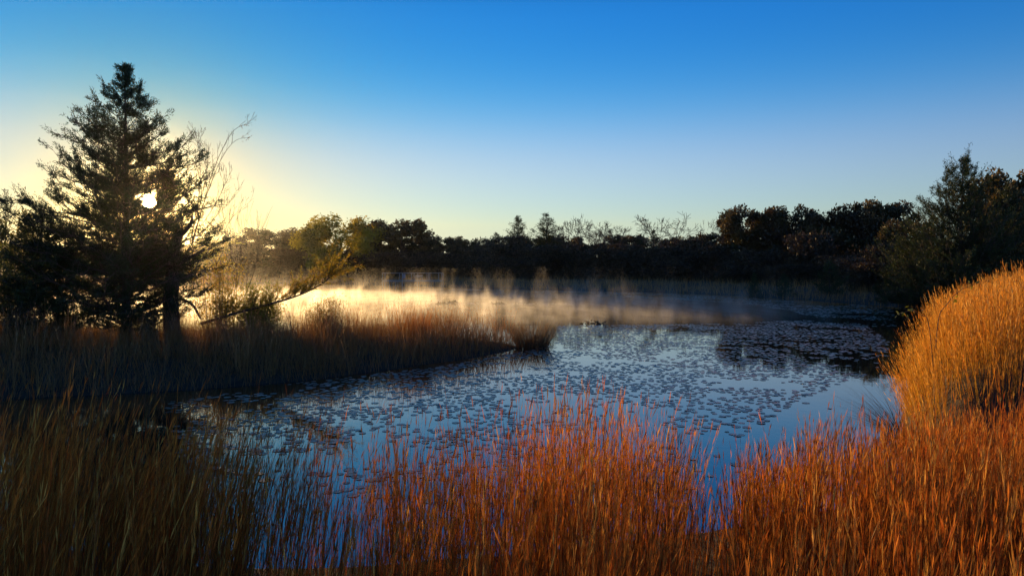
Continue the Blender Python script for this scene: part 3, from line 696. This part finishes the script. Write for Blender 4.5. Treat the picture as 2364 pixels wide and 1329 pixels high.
feet = ['beside the dark open-crowned oak', 'below the low oak hidden by the willow', 'in front of the big green willow', 'between the green willow and the dock', 'directly behind the fishing dock', 'at the end of the fishing dock', 'under the reddish-brown oak', 'under the low rounded oak',
        'under the spire-topped cedar', 'under the ragged cedar', 'under the leafless tree next to the ragged cedar', 'under the low olive oak', 'under the leaning leafless tree', 'under the tallest leafless tree', 'under the low oak before the oak wood', 'under the thin leafless tree',
        'under the first large oak of the wood', 'just behind the smallest cedar shrub', 'just behind the spreading cedar shrub', 'just behind the tallest cedar shrub', 'under the highest oak of the wood', 'beside the low olive cedar',
        'in the grass before the two pointed cedars', 'in the grass before the low oak', 'in the grass near the smallest cedar shrub', 'in the grass between two cedar shrubs', 'in the grass beyond the tallest cedar shrub']
for j_, (u_, v_, D_) in enumerate(brush):
    mk('brush%d' % (j_ % 3), 'shrub', u_, v_ + 8 + rng.normal(0, 15), D_, 125, ('dull brown thicket ' if j_ < 22 else 'low brown bush ') + feet[j_], group='thickets under the far trees')
mk('bush', 'cedar_shrub', 1742, 628, 75, 48, 'smallest cedar shrub in the far bank grass')
mk('bush', 'cedar_shrub', 1812, 632, 71.5, 72, 'low spreading cedar shrub between two others on the far bank')
mk('bush', 'cedar_shrub', 1915, 600, 69, 100, 'tallest cedar shrub at the water of the far bank')

for kind, name, label, loc, s, rz, group in PLACE:
    pr_ = PROTO[kind][0]
    if pr_[2] is None:
        r = plant(name, label, loc, pr_[0], pr_[1], rz, 'shrub' if 'shrub' in name else 'tree', group); r.scale = s; pr_[2] = r
    else:
        copy_plant(pr_[2], name, label, loc, s, rz, 'shrub' if 'shrub' in name else 'tree', group)

# big cedar over the near end of the wood, and its neighbours
D_ = 50.0; x_ = at(2215, D_); H_ = hz(362, D_) - gz(x_, D_)
OLIVE = [(0.040, 0.062, 0.02), (0.030, 0.050, 0.018), (0.052, 0.070, 0.022)]
plant('cedar_tree', 'big dark spreading cedar beyond the golden bank', (x_, D_, gz(x_, D_) - 0.05),
      cedar(H_, [(0, 4.8), (1.5, 5.6), (3.5, 5.6), (5.5, 5.0), (7.3, 3.5), (8.8, 2.0), (10.0, 0.9), (H_, 0.1)], 340, 0.14, 27, 0.22, 0.03, 1.5, cols=OLIVE, step=0.17, spikes=46, slen=1.3), (M_BARK, M_BARK, M_CEDAR))
D_ = 53.0; x_ = at(2325, D_); H_ = hz(425, D_) - gz(x_, D_)
plant('cedar_tree', 'second dark cedar filling the gap behind the golden bank', (x_, D_, gz(x_, D_) - 0.05),
      cedar(H_, [(0, 3.2), (2, 4.2), (4.5, 3.4), (7, 1.6), (H_, 0.1)], 190, 0.18, 22, 0.18, 0.03, 1.2, step=0.2), (M_BARK, M_BARK, M_CEDAR))
D_ = 55.0; x_ = at(2095, D_); H_ = hz(560, D_) - gz(x_, D_)
plant('cedar_tree', 'low olive cedar spreading at the foot of the big dark cedar', (x_, D_, gz(x_, D_) - 0.05),
      cedar(H_, [(0, 2.6), (1.2, 3.2), (2.6, 2.4), (H_, 0.2)], 80, 0.16, 20, 0.12, 0.03, 1.1, cols=OLIVE, step=0.18), (M_BARK, M_BARK, M_CEDAR))

# dead willow beside the tall cedar: thick trunk, broken snag, bare whips
D_ = 23.4; x_ = at(397, D_); z_ = gz(x_, D_)
def loc_(u, v, dy=0.0): return np.array([at(u, D_ + dy) - x_, dy, hz(v, D_ + dy) - z_])
T = MB(); pts = np.array([[0, 0, -0.1], loc_(393, 720), loc_(396, 660), loc_(400, 600), loc_(405, 560), loc_(418, 535)])
tube(T, pts, [0.30, 0.25, 0.22, 0.20, 0.18, 0.13], 14, 0.13)
Bm = MB()
for pth, rr in (([loc_(408, 550), loc_(430, 532), loc_(443, 515), loc_(446, 492)], [.12, .08, .055, .015]), ([loc_(405, 565), loc_(411, 535), loc_(414, 510)], [.10, .07, .02]),
                ([loc_(405, 620), loc_(430, 600), loc_(452, 588), loc_(470, 578)], [.085, .07, .06, .045]), ([loc_(402, 690), loc_(425, 693), loc_(445, 705), loc_(462, 735)], [.06, .05, .045, .03])):
    P_ = curve(pth, 4); tube(Bm, P_, np.interp(np.linspace(0, 1, len(P_)), np.linspace(0, 1, len(rr)), rr), 8, 0.12)
W = MB(); out = []
def whip(path, r, twigs, tl):
    P_ = curve(path, 5); rr = np.linspace(r, r * 0.25, len(P_))
    for a_, b_, c_, d_ in zip(P_[:-1], P_[1:], rr[:-1], rr[1:]): out.append((a_, b_, c_, d_))
    for _ in range(twigs):
        i_ = rng.integers(2, len(P_) - 1); d = unit(P_[min(i_ + 1, len(P_) - 1)] - P_[i_ - 1] + np.array([0, 0, .08]))
        grow(P_[i_], unit(d + rng.normal(0, .32, 3) + np.array([0, 0, .25])), tl * rng.uniform(.5, 1.2), r * .32, 1, out, .35, .08, .1)
    return P_
tipA = whip([loc_(445, 560, .5), loc_(470, 480, .6), (loc_(490, 410, .6)), loc_(515, 350, .7), loc_(545, 302, .8), loc_(584, 286, .9)], .018, 12, .35)
tipB = whip([loc_(445, 555, .5), loc_(480, 450, .4), loc_(512, 372, .3), loc_(545, 328, .2), loc_(582, 318, .2)], .016, 12, .35)
whip([loc_(440, 560, .3), loc_(462, 450, .3), loc_(465, 370, .2), loc_(457, 312, .2)], .016, 26, .36)
whip([loc_(440, 560, .3), loc_(472, 440, .6), loc_(482, 380, .7), loc_(480, 330, .7)], .014, 26, .36)
whip([loc_(440, 560, .3), loc_(500, 470, .2), loc_(520, 430, .1), loc_(535, 400, .0)], .014, 24, .4)
whip([loc_(450, 560, .3), loc_(500, 500, .2), loc_(530, 470, .1), loc_(560, 435, .0)], .012, 18, .4)
whip([loc_(455, 610, .3), loc_(510, 545, .2), loc_(540, 500, .1), loc_(588, 458, .0)], .012, 18, .4)
W = seg_mb(out, 3, 0.0035)
Fm = MB(); e = np.concatenate([tipA[-4:], tipB[-3:]]); e = e[rng.integers(0, len(e), 36)] + rng.normal(0, .05, (36, 3)); leaves(Fm, e, rng.normal(size=(36, 3)) + np.array([.6, 0, -.2]), .07, .022, palette(36, [(0.2, 0.12, 0.05)]))
pp = np.array([o_[1] for o_ in out if o_[2] < .008]); e = pp[rng.integers(0, len(pp), 260)] + rng.normal(0, .03, (260, 3)); leaves(Fm, e, rng.normal(size=(260, 3)), .05, .018, palette(260, [(0.2, 0.13, 0.05), (0.14, 0.10, 0.04)]))
r = thing('willow_tree', 'dying willow with thick broken trunk and bare whips beside the tall cedar', 'tree', (x_, D_, z_))
T.build('trunk', M_BARK, r, True); Bm.build('broken_limb', M_BARK, r)['kind'] = 'stuff'; W.build('branches', M_TWIG, r)['kind'] = 'stuff'; Fm.build('withered_leaves', M_LEAF, r)['kind'] = 'stuff'

# fallen willow bough with narrow yellow leaves leaning over the water
D_ = 24.0; x_ = at(470, D_); z_ = gz(x_, D_)
YEL = [(0.42, 0.31, 0.035), (0.34, 0.30, 0.035), (0.50, 0.32, 0.04), (0.26, 0.27, 0.035)]
T = MB(); path = curve(np.array([loc_(462, 748), loc_(520, 730), loc_(600, 708), loc_(680, 685), loc_(735, 660), loc_(772, 632)]), 5)
tube(T, path, np.linspace(.06, .012, len(path)), 7, .1)
out = []; Fm = MB(); LP, LD = [], []
for j in range(120):
    f = rng.uniform(.12, 1.0) ** .8; i_ = int(f * (len(path) - 1)); p_ = path[i_]
    d = unit(np.array([rng.normal(.25, .35), rng.normal(0, .5), rng.uniform(.5, 1.2)])); ln = rng.uniform(.45, 1.15) * (1.0 + .3 * (f > .7))
    k = 6; q0 = p_.copy()
    for s in range(k):
        d = unit(d + rng.normal(0, .12, 3) + np.array([.05, 0, -.07 * s / k * 2])); q1 = q0 + d * ln / k; out.append((q0, q1, .008 * (1 - s / k) + .002, .008 * (1 - (s + 1) / k) + .002))
        if s >= 1:
            m_ = 11; LP.append(q0 + (q1 - q0) * rng.random((m_, 1)) + rng.normal(0, .02, (m_, 3))); LD.append(unit(d + rng.normal(0, .45, (m_, 3)) + np.array([.1, 0, -.35])))
        q0 = q1
LP = np.concatenate(LP); LD = np.concatenate(LD); n = len(LP)
leaves(Fm, LP, LD, rng.uniform(.07, .15, n), rng.uniform(.014, .024, n), palette(n, YEL, .25))
r = thing('willow_bough', 'slanting willow bough with narrow yellow leaves over the water', 'branch', (x_, D_, z_))
T.build('stem', M_BARK, r, True); seg_mb(out, 3).build('twigs', M_TWIG, r)['kind'] = 'stuff'; Fm.build('leaves', M_WILLOW, r)['kind'] = 'stuff'

def leafy_bush(name, label, u, vt, D, w, n, cols, lsz, H=None):
    x_ = at(u, D); z_ = gz(x_, D); H = hz(vt, D) - z_; Wd = w / FPX * D
    out = []; LP, LD = [], []
    for i in range(46):
        a = rng.uniform(0, 6.28); e = np.array([math.cos(a) * Wd * .5 * rng.random(), math.sin(a) * .5 * rng.random(), H * rng.uniform(.45, 1.0)]); p0 = np.array([e[0] * .6, e[1] * .6, -.05])
        mid = (p0 + e) / 2 + rng.normal(0, .06, 3); out += [(p0, mid, .012, .008), (mid, e, .008, .003)]
        m_ = n // 46; tt = rng.random((m_, 1)) ** .7; LP.append(np.where(tt < .5, p0 + (mid - p0) * tt * 2, mid + (e - mid) * (tt * 2 - 1)) + rng.normal(0, .12, (m_, 3))); LD.append(rng.normal(0, .6, (m_, 3)) + np.array([0, 0, .5]))
    LP = np.concatenate(LP); LD = np.concatenate(LD); k = len(LP); Fm = MB(); leaves(Fm, LP, LD, lsz * rng.uniform(.6, 1.4, k), lsz * .2, palette(k, cols, .3))
    r = thing(name, label, 'bush', (x_, D, z_)); seg_mb(out, 4).build('stems', M_TWIG, r)['kind'] = 'stuff'; Fm.build('leaves', M_WILLOW, r)['kind'] = 'stuff'
leafy_bush('willow_bush', 'green willow bush under the slanting bough by the water', 590, 655, 24.6, 150, 11000, [(0.22, 0.25, 0.035), (0.28, 0.28, 0.035), (0.16, 0.20, 0.035)], .12)
leafy_bush('willow_bush', 'yellow-green willow sprouts between the dying willow and the bough', 505, 585, 24.2, 140, 6000, YEL, .12)
leafy_bush('willow_bush', 'thin golden sprouts at the end of the slanting bough', 745, 690, 24.8, 110, 4500, [(0.28, 0.2, 0.06), (0.22, 0.19, 0.05)], .10)
leafy_bush('briar_bush', 'low tangled briar at the foot of the low bushy cedar', 40, 690, 20.5, 150, 3200, [(0.10, 0.08, 0.03), (0.16, 0.11, 0.03), (0.07, 0.06, 0.025)], .08)
leafy_bush('briar_bush', 'tangled briar between the cedar trunk and the dying willow', 343, 715, 21.6, 70, 2600, [(0.10, 0.08, 0.03), (0.07, 0.06, 0.025)], .09)
# red-twigged sapling
D_ = 24.5; x_ = at(535, D_); z_ = gz(x_, D_); out = []
grow([0, 0, 0], unit(np.array([.12, 0, 1.0])), 1.9, .02, 3, out, .22, .12, .06); grow([0.05, 0, 0], unit(np.array([.3, 0, 1.0])), 1.7, .016, 3, out, .2, .12, .06)
r = thing('sapling', 'leafless red-twigged sapling behind the yellow-green sprouts', 'tree', (x_, D_, z_)); seg_mb(out, 3, .004).build('branches', M_TWIG, r)['kind'] = 'stuff'

# ---- single tufts one can tell apart
def tuft(name, label, x_, y_, n, spread, hr, leanfac, cols0, cols1, mat_, w=.010, bias=(0, 0), bendf=.25):
    a = rng.uniform(0, 6.28, n); rr = spread * np.sqrt(rng.random(n)); off = np.stack([np.cos(a) * rr, np.sin(a) * rr], 1)
    z = height(off[:, 0] + x_, off[:, 1] + y_) - gz(x_, y_); z = np.maximum(z, -gz(x_, y_) - .05); mb = MB()
    ribbons(mb, np.stack([off[:, 0], off[:, 1], z], 1), off / spread * leanfac + np.array([bias]) + rng.normal(0, .06, (n, 2)), off / spread * bendf + np.array([bias]) * .8 + rng.normal(0, .12, (n, 2)),
            rng.uniform(hr[0], hr[1], n), w * rng.uniform(.6, 1.3, n), 4, palette(n, cols0), palette(n, cols1))
    r = thing(name, label, 'grass', (x_, y_, gz(x_, y_))); o = mb.build('blades', mat_, r); o['kind'] = 'stuff'
x_, y_ = ipt(1228, 800)[:2]
tuft('grass_tuft', 'round dark grass tuft standing alone in water off the peninsula tip', x_ , y_, 900, .62, (.75, 1.25), .35, [(0.13, 0.09, 0.05)], [(0.30, 0.17, 0.07), (0.2, 0.14, 0.07)], M_DRY, .012)
x_, y_ = at(968, 24.2), 24.2
tuft('grass_tuft', 'tall red bluestem tuft lit from behind on the peninsula crest', x_, y_, 260, .30, (1.0, 1.5), .12, [(0.3, 0.12, 0.04)], [(0.5, 0.2, 0.06)], M_GRASS, .012)
x_, y_ = at(925, 24.4), 24.4
tuft('grass_tuft', 'slender leaning plume of red grass beside the tall red tuft', x_, y_, 60, .12, (1.2, 1.6), .05, [(0.3, 0.12, 0.04)], [(0.45, 0.2, 0.06)], M_GRASS, .012, (.12, 0))
tuft('sedge_tuft', 'dark thin sedge blades arching out from the golden bank over clear water', 6.95, 12.3, 170, .2, (.8, 1.35), .25, [(0.05, 0.04, 0.02)], [(0.09, 0.055, 0.025)], M_DRY, .007, (-.55, -.1), .3)

# ------------------------------------------------------------------ fishing dock at the far bank
D_ = 118.0; z0 = gz(at(950, D_), D_); kx = D_ / FPX; xd = at(883, D_)
r = thing('fishing_dock', 'pale fishing dock with open railing at the far bank', 'dock', (xd, D_, 0.0))
wid = 137 * kx; zd = hz(647, D_); zr = hz(630.3, D_)
b = MB()
for i_ in range(34): box(b, (wid * (i_ + .5) / 34, 1.2, zd), (wid / 34 - .02, 2.6, .06))
o = b.build('deck', M_WOOD, r); o['kind'] = 'stuff'
for yy in (-.05, 2.45):
    b = MB(); box(b, (wid / 2, yy, zd - .14), (wid, .08, .2)); b.build('beam', M_WOOD, r)
for f in (0.0, .035, .115, .22, .33, .59, .80, 1.0):
    for yy in (0.05, 2.35):
        b = MB(); tube(b, [[wid * f, yy, -1.2], [wid * f, yy, zd - .16]], [.07, .07], 8); b.build('pile', M_WOOD, r)
b = MB(); box(b, (wid / 2, 0, zr), (wid, .07, .07)); b.build('handrail', M_METAL, r)
b = MB(); box(b, (wid / 2, 2.4, zr), (wid, .07, .07)); b.build('handrail', M_METAL, r)
for f in (0.0, .49, .595, .75, .80, .945, 1.0):
    b = MB(); box(b, (wid * f, 0, (zr + zd) / 2), (.07, .07, zr - zd - .07)); b.build('railing_post', M_METAL, r)
for f in (0.0, .25, .5, .75, 1.0):
    b = MB(); box(b, (wid * f, 2.4, (zr + zd) / 2), (.07, .07, zr - zd - .07)); b.build('railing_post', M_METAL, r)
b = MB(); box(b, (wid * .335, -.08, (zr + .05) / 2 + .02), (.09, .09, zr - .05)); b.build('tall_post', M_METAL, r)
r2 = thing('sign_board', 'blue-grey board fixed to the railing of the fishing dock', 'sign', (xd + wid * .365, D_ - .06, (zr + zd) / 2))
b = MB(); box(b, (0, 0, .12), (.5, .04, .72)); b.build('panel', M_BOARD, r2)
b = MB(); box(b, (0, -.01, -.27), (.54, .07, .06)); b.build('ledge', M_WOOD, r2)
r2 = thing('bench', 'small weathered bench on the deck of the fishing dock', 'bench', (xd + wid * .60, D_ + 1.2, zd + .03))
b = MB(); box(b, (0, 0, .45), (1.3, .4, .06)); b.build('seat', M_WOOD, r2)
b = MB(); box(b, (0, .2, .72), (1.3, .05, .3)); b.build('backrest', M_WOOD, r2)
for sx in (-.55, .55):
    b = MB(); box(b, (sx, 0, .21), (.07, .36, .42)); b.build('leg', M_WOOD, r2)

# ------------------------------------------------------------------ lily pads
def inpoly(P, x, y):
    ins = np.zeros(len(x), bool)
    for (ax, ay), (bx, by) in zip(P, np.roll(P, -1, 0)):
        c = ((ay > y) != (by > y)); ins ^= c & (x < (bx - ax) * (y - ay) / (by - ay + 1e-12) + ax)
    return ins
main = np.array([q(*c) for c in ((380, 930), (700, 882), (1000, 848), (1190, 815), (1290, 790), (1285, 752), (1500, 749), (1700, 746), (1850, 738), (2000, 752), (2055, 790), (2040, 850), (1960, 880), (1860, 915), (1780, 965), (1720, 1005), (1620, 1020), (1560, 1060), (1600, 1130), (1480, 1180), (1100, 1170), (700, 1140), (420, 1060))])
farp = np.array([q(*c) for c in ((930, 664), (1100, 667), (1300, 671.5), (1500, 676), (1700, 685), (1850, 696), (1980, 703), (2060, 712), (2075, 775), (1980, 750), (1880, 734), (1820, 716), (1700, 700), (1500, 688), (1300, 678), (1100, 671), (930, 667))])
x = rng.uniform(-14, 22, 80000); y = rng.uniform(8, 42, 80000)
k = inpoly(main, x, y)
nz_ = vnoise(x * 1.6, y * 1.6, 51) * .6 + vnoise(x * .45, y * .45, 52) * .5
right = x / np.maximum(y, 1)
dens = np.clip((nz_ - .39 + .08 * smooth(18, 30, y)) * 3.4, 0, 1) * (1 - .35 * smooth(.30, .52, right)) * (.62 + .38 * smooth(8, 20, y))
k &= dens > rng.random(len(x)); x, y = x[k], y[k]
# thin out pads that would lie on top of each other
keep = np.ones(len(x), bool); cell = {}
for i_ in range(len(x)):
    c = (int(x[i_] // .13), int(y[i_] // .13)); hit = False
    for a_ in (-1, 0, 1):
        for b_ in (-1, 0, 1):
            j_ = cell.get((c[0] + a_, c[1] + b_))
            if j_ is not None and (x[i_] - x[j_]) ** 2 + (y[i_] - y[j_]) ** 2 < .0160: hit = True
    if hit: keep[i_] = False
    else: cell[c] = i_
x, y = x[keep], y[keep]
# a few strays on the clear water and floating on the open water
strays = np.array([ipt(u_, v_)[:2] for u_, v_ in ((1916, 943), (1600, 1060), (1655, 1052), (1610, 1085), (1700, 1072), (1640, 1098), (1705, 1088), (1570, 1075), (1860, 930), (1620, 1000))])
x = np.concatenate([x, strays[:, 0]]); y = np.concatenate([y, strays[:, 1]])
xf = rng.uniform(-30, 36, 60000); yf = rng.uniform(36, 118, 60000); k = inpoly(farp, xf, yf) & (sdist(xf, yf) < -.3)
k &= np.clip((vnoise(xf * .5, yf * .5, 53) - .22) * 2.6, 0, 1) > rng.random(len(xf)); xf, yf = xf[k], yf[k]
xs_, ys_ = [], []                                     # thin raft of leaves across the open water
for u_, v_ in zip(rng.uniform(1030, 1330, 260), rng.normal(0, 1.6, 260)):
    p_ = ipt(u_, 699 + (u_ - 1030) * .012 + v_); xs_.append(p_[0]); ys_.append(p_[1])
PADC = [(0.24, 0.24, 0.16), (0.30, 0.25, 0.16), (0.42, 0.28, 0.19), (0.22, 0.22, 0.16), (0.50, 0.31, 0.21), (0.10, 0.10, 0.06)]
def pad(nseg, sz, notch):
    a = np.linspace(notch, 2 * math.pi - notch, nseg); r_ = sz * (1 + rng.normal(0, .035, nseg))
    ring = np.stack([np.cos(a) * r_, np.sin(a) * r_ * rng.uniform(.86, 1.0), np.abs(rng.normal(0, .002, nseg)) + .001], 1)
    return np.concatenate([[[sz * .12, 0, .001]], ring]), np.stack([np.zeros(nseg - 1, int), np.arange(1, nseg), np.arange(2, nseg + 1)], 1)
order = np.argsort(y); uu = 1182 + x / y * FPX
front = [i_ for i_ in order if 330 < uu[i_] < 2200 and y[i_] > 9.3][:300]; fs = set(front)
pmesh = []
for j_ in range(10):
    V, F = pad(15, .086, .12); mb = MB(); mb.add(V, F, palette(1, PADC, .15)[0] * np.ones((len(V), 3))); pmesh.append(mb.mesh('lily_pad', M_PAD))
for i_ in front:
    o = bpy.data.objects.new('lily_pad', pmesh[rng.integers(0, 10)]); COL.objects.link(o); s = rng.uniform(.5, 1.25)
    o.location = (x[i_], y[i_], .003 + .004 * rng.random()); o.scale = (s, s, 1); o.rotation_euler = (rng.normal(0, .018), rng.normal(0, .018), rng.uniform(0, 6.28))
    tag(o, 'round notched lily pad floating in the near part of the pond', 'lily pad', 'lily pads floating near the grass')
rest = np.array([i_ for i_ in range(len(x)) if i_ not in fs])
X2 = np.concatenate([x[rest], xf, xs_]); Y2 = np.concatenate([y[rest], yf, ys_]); n = len(X2); print('pads', n + 300)
ns = 9; a = np.linspace(.14, 2 * math.pi - .14, ns)[None, :] + rng.uniform(0, 6.28, (n, 1)); r_ = (.084 * rng.uniform(.6, 1.12, n) * np.where(Y2 > 45, 1.25, 1))[:, None] * (1 + rng.normal(0, .05, (n, ns)))
tx = rng.normal(0, .02, (n, 1)) * np.where(rng.random((n, 1)) < .03, 9, 1); ty = rng.normal(0, .02, (n, 1))
dx, dy = np.cos(a) * r_, np.sin(a) * r_; zz = .002 + .005 * rng.random((n, 1)) + .002 + np.abs(dx * tx + dy * ty)
ring = np.stack([X2[:, None] + dx, Y2[:, None] + dy, zz + 0 * dx], 2); V = np.concatenate([np.stack([X2, Y2, zz[:, 0] - .001], 1)[:, None], ring], 1).reshape(-1, 3)
b_ = (np.arange(n) * (ns + 1))[:, None]; j_ = np.arange(1, ns)[None]
F = np.stack([b_ + 0 * j_, b_ + j_, b_ + j_ + 1], 2).reshape(-1, 3)
mb = MB(); mb.add(V, F, np.repeat(palette(n, PADC, .25), ns + 1, 0))
tag(mb.build('lily_pads', M_PAD), 'sheet of small lily pads spreading over the pond to the far bank', 'lily pads', kind='stuff')

# dark floating clumps at the edge of the pad field
for u_, v_, s, lab in ((1366, 747, .55, 'dark hump of dead pond weed at the edge of the lily pads'), (1048, 698.5, .8, 'small dark weed clump on the open misty water'), (1022, 701, .7, 'smaller weed clump next to another on the open misty water'), (1152, 701, .6, 'lone upright weed clump on the open misty water')):
    p_ = ipt(u_, v_); mb = MB(); n = 60
    c = rng.normal(0, 1, (n, 3)) * np.array([s * .5, s * .3, .05]); c[:, 2] = np.abs(c[:, 2]) * np.exp(-(c[:, 0] / s) ** 2 * 2)
    leaves(mb, c, rng.normal(0, 1, (n, 3)) * np.array([1, 1, .45]), rng.uniform(.15, .35, n), .1, palette(n, [(0.03, 0.025, 0.015), (0.05, 0.035, 0.02)]))
    r = thing('pond_weed', lab, 'weed', (p_[0], p_[1], .01)); mb.build('dead_leaves', M_LEAF, r)['kind'] = 'stuff'

# bramble arching over the golden bank
r = thing('bramble', 'bramble stems with green leaves arching over the golden bank', 'bramble', (7.6, 12.15, gz(7.6, 12.15)))
bo = np.array(r.location)
def bp(u, v, D): return np.array([at(u, D), D, hz(v, D)]) - bo
for path, lv in (([bp(2160, 860, 12.2), bp(2168, 738, 12.1), bp(2185, 705, 12.0), bp(2215, 672, 12.0), bp(2260, 652, 11.9)], ((2205, 692, 3), (2250, 654, 4))), ([bp(2160, 860, 12.2), bp(2145, 745, 12.0), bp(2130, 728, 11.9), bp(2105, 717, 11.8), bp(2076, 724, 11.7)], ((2078, 722, 5), (2095, 716, 4), (2108, 715, 3)))):
    P_ = curve(path, 5); b = MB(); tube(b, P_, np.linspace(.008, .003, len(P_)), 5); b.build('stem', M_TWIG, r, True)
    for u_, v_, n in lv:
        c = bp(u_, v_, 11.85)
        for _ in range(n):
            b = MB(); leaves(b, (c + rng.normal(0, .035, 3))[None], rng.normal(0, 1, (1, 3)) * np.array([1, .5, .5]), .075, .045, palette(1, [(0.16, 0.2, 0.04), (0.12, 0.16, 0.04)])); b.build('leaf', M_WILLOW, r)

# ------------------------------------------------------------------ steam rising from the water
m, t, out = mat('pond_mist')
pv = t.nodes.new('ShaderNodeVolumePrincipled'); pv.inputs['Color'].default_value = (0.95, 0.95, 0.95, 1); pv.inputs['Anisotropy'].default_value = 0.70
tc = t.nodes.new('ShaderNodeNewGeometry'); sp = t.nodes.new('ShaderNodeSeparateXYZ'); t.links.new(tc.outputs['Position'], sp.inputs[0])
mp = t.nodes.new('ShaderNodeMapping'); mp.inputs['Scale'].default_value = (0.75, 0.22, 0.33); t.links.new(tc.outputs['Position'], mp.inputs[0])
nz = t.nodes.new('ShaderNodeTexNoise'); nz.inputs['Scale'].default_value = 1.0; nz.inputs['Detail'].default_value = 2.5; nz.inputs['Distortion'].default_value = 0.6; t.links.new(mp.outputs[0], nz.inputs['Vector'])
lo = mth(t, 'EXPONENT', mth(t, 'MULTIPLY', sp.outputs[2], -1 / 0.24))
hi = mth(t, 'EXPONENT', mth(t, 'MULTIPLY', sp.outputs[2], -1 / 0.8))
wisp = mth(t, 'MAXIMUM', mth(t, 'MULTIPLY_ADD', nz.outputs[0], 8.0, -4.75), 0.0)
dn = mth(t, 'MULTIPLY_ADD', lo, mth(t, 'MULTIPLY_ADD', nz.outputs[0], 0.46, -0.175), mth(t, 'MULTIPLY', mth(t, 'MULTIPLY', hi, wisp), 0.13))
ex = mth(t, 'POWER', mth(t, 'MULTIPLY', mth(t, 'ADD', sp.outputs[0], 11.0), 1 / 44.0), 2.0); ey = mth(t, 'POWER', mth(t, 'MULTIPLY', mth(t, 'SUBTRACT', sp.outputs[1], 66.0), 1 / 40.0), 2.0)
fall = mth(t, 'MINIMUM', mth(t, 'MAXIMUM', mth(t, 'MULTIPLY', mth(t, 'SUBTRACT', 1.0, mth(t, 'ADD', ex, ey)), 1.8), 0.0), 1.0)
dn = mth(t, 'MULTIPLY', mth(t, 'MAXIMUM', dn, 0.0), fall)
t.links.new(dn, pv.inputs['Density']); t.links.new(pv.outputs[0], out.inputs['Volume'])
mistp = [(-50, 60), (-36, 44), (-24, 37), (-8, 36), (5, 37), (14, 38.5), (20, 42), (24, 48), (25, 58), (20, 66), (8, 80), (-8, 90), (-26, 102), (-45, 114), (-58, 120), (-60, 90)]
k = len(mistp); V = [(a_, b_, .03) for a_, b_ in mistp] + [(a_, b_, 3.2) for a_, b_ in mistp]
me = bpy.data.meshes.new('mist'); me.from_pydata(V, [], [list(range(k))[::-1], list(range(k, 2 * k))] + [[i_, (i_ + 1) % k, k + (i_ + 1) % k, k + i_] for i_ in range(k)][::1])
me.update(); me.materials.append(m); o = bpy.data.objects.new('mist', me); COL.objects.link(o)
tag(o, 'thin golden mist steaming off the open water', 'mist', kind='stuff')

# ------------------------------------------------------------------ thin morning haze, lit by the low sun
m, t, out = mat('morning_haze')
pv = t.nodes.new('ShaderNodeVolumePrincipled'); pv.inputs['Color'].default_value = (1, 1, 1, 1); pv.inputs['Density'].default_value = 0.00006; pv.inputs['Anisotropy'].default_value = 0.95
t.links.new(pv.outputs[0], out.inputs['Volume'])
mb = MB(); box(mb, (0, 510, 14.0), (1420, 1220, 36.0)); o = mb.build('haze', m); tag(o, kind='stuff')
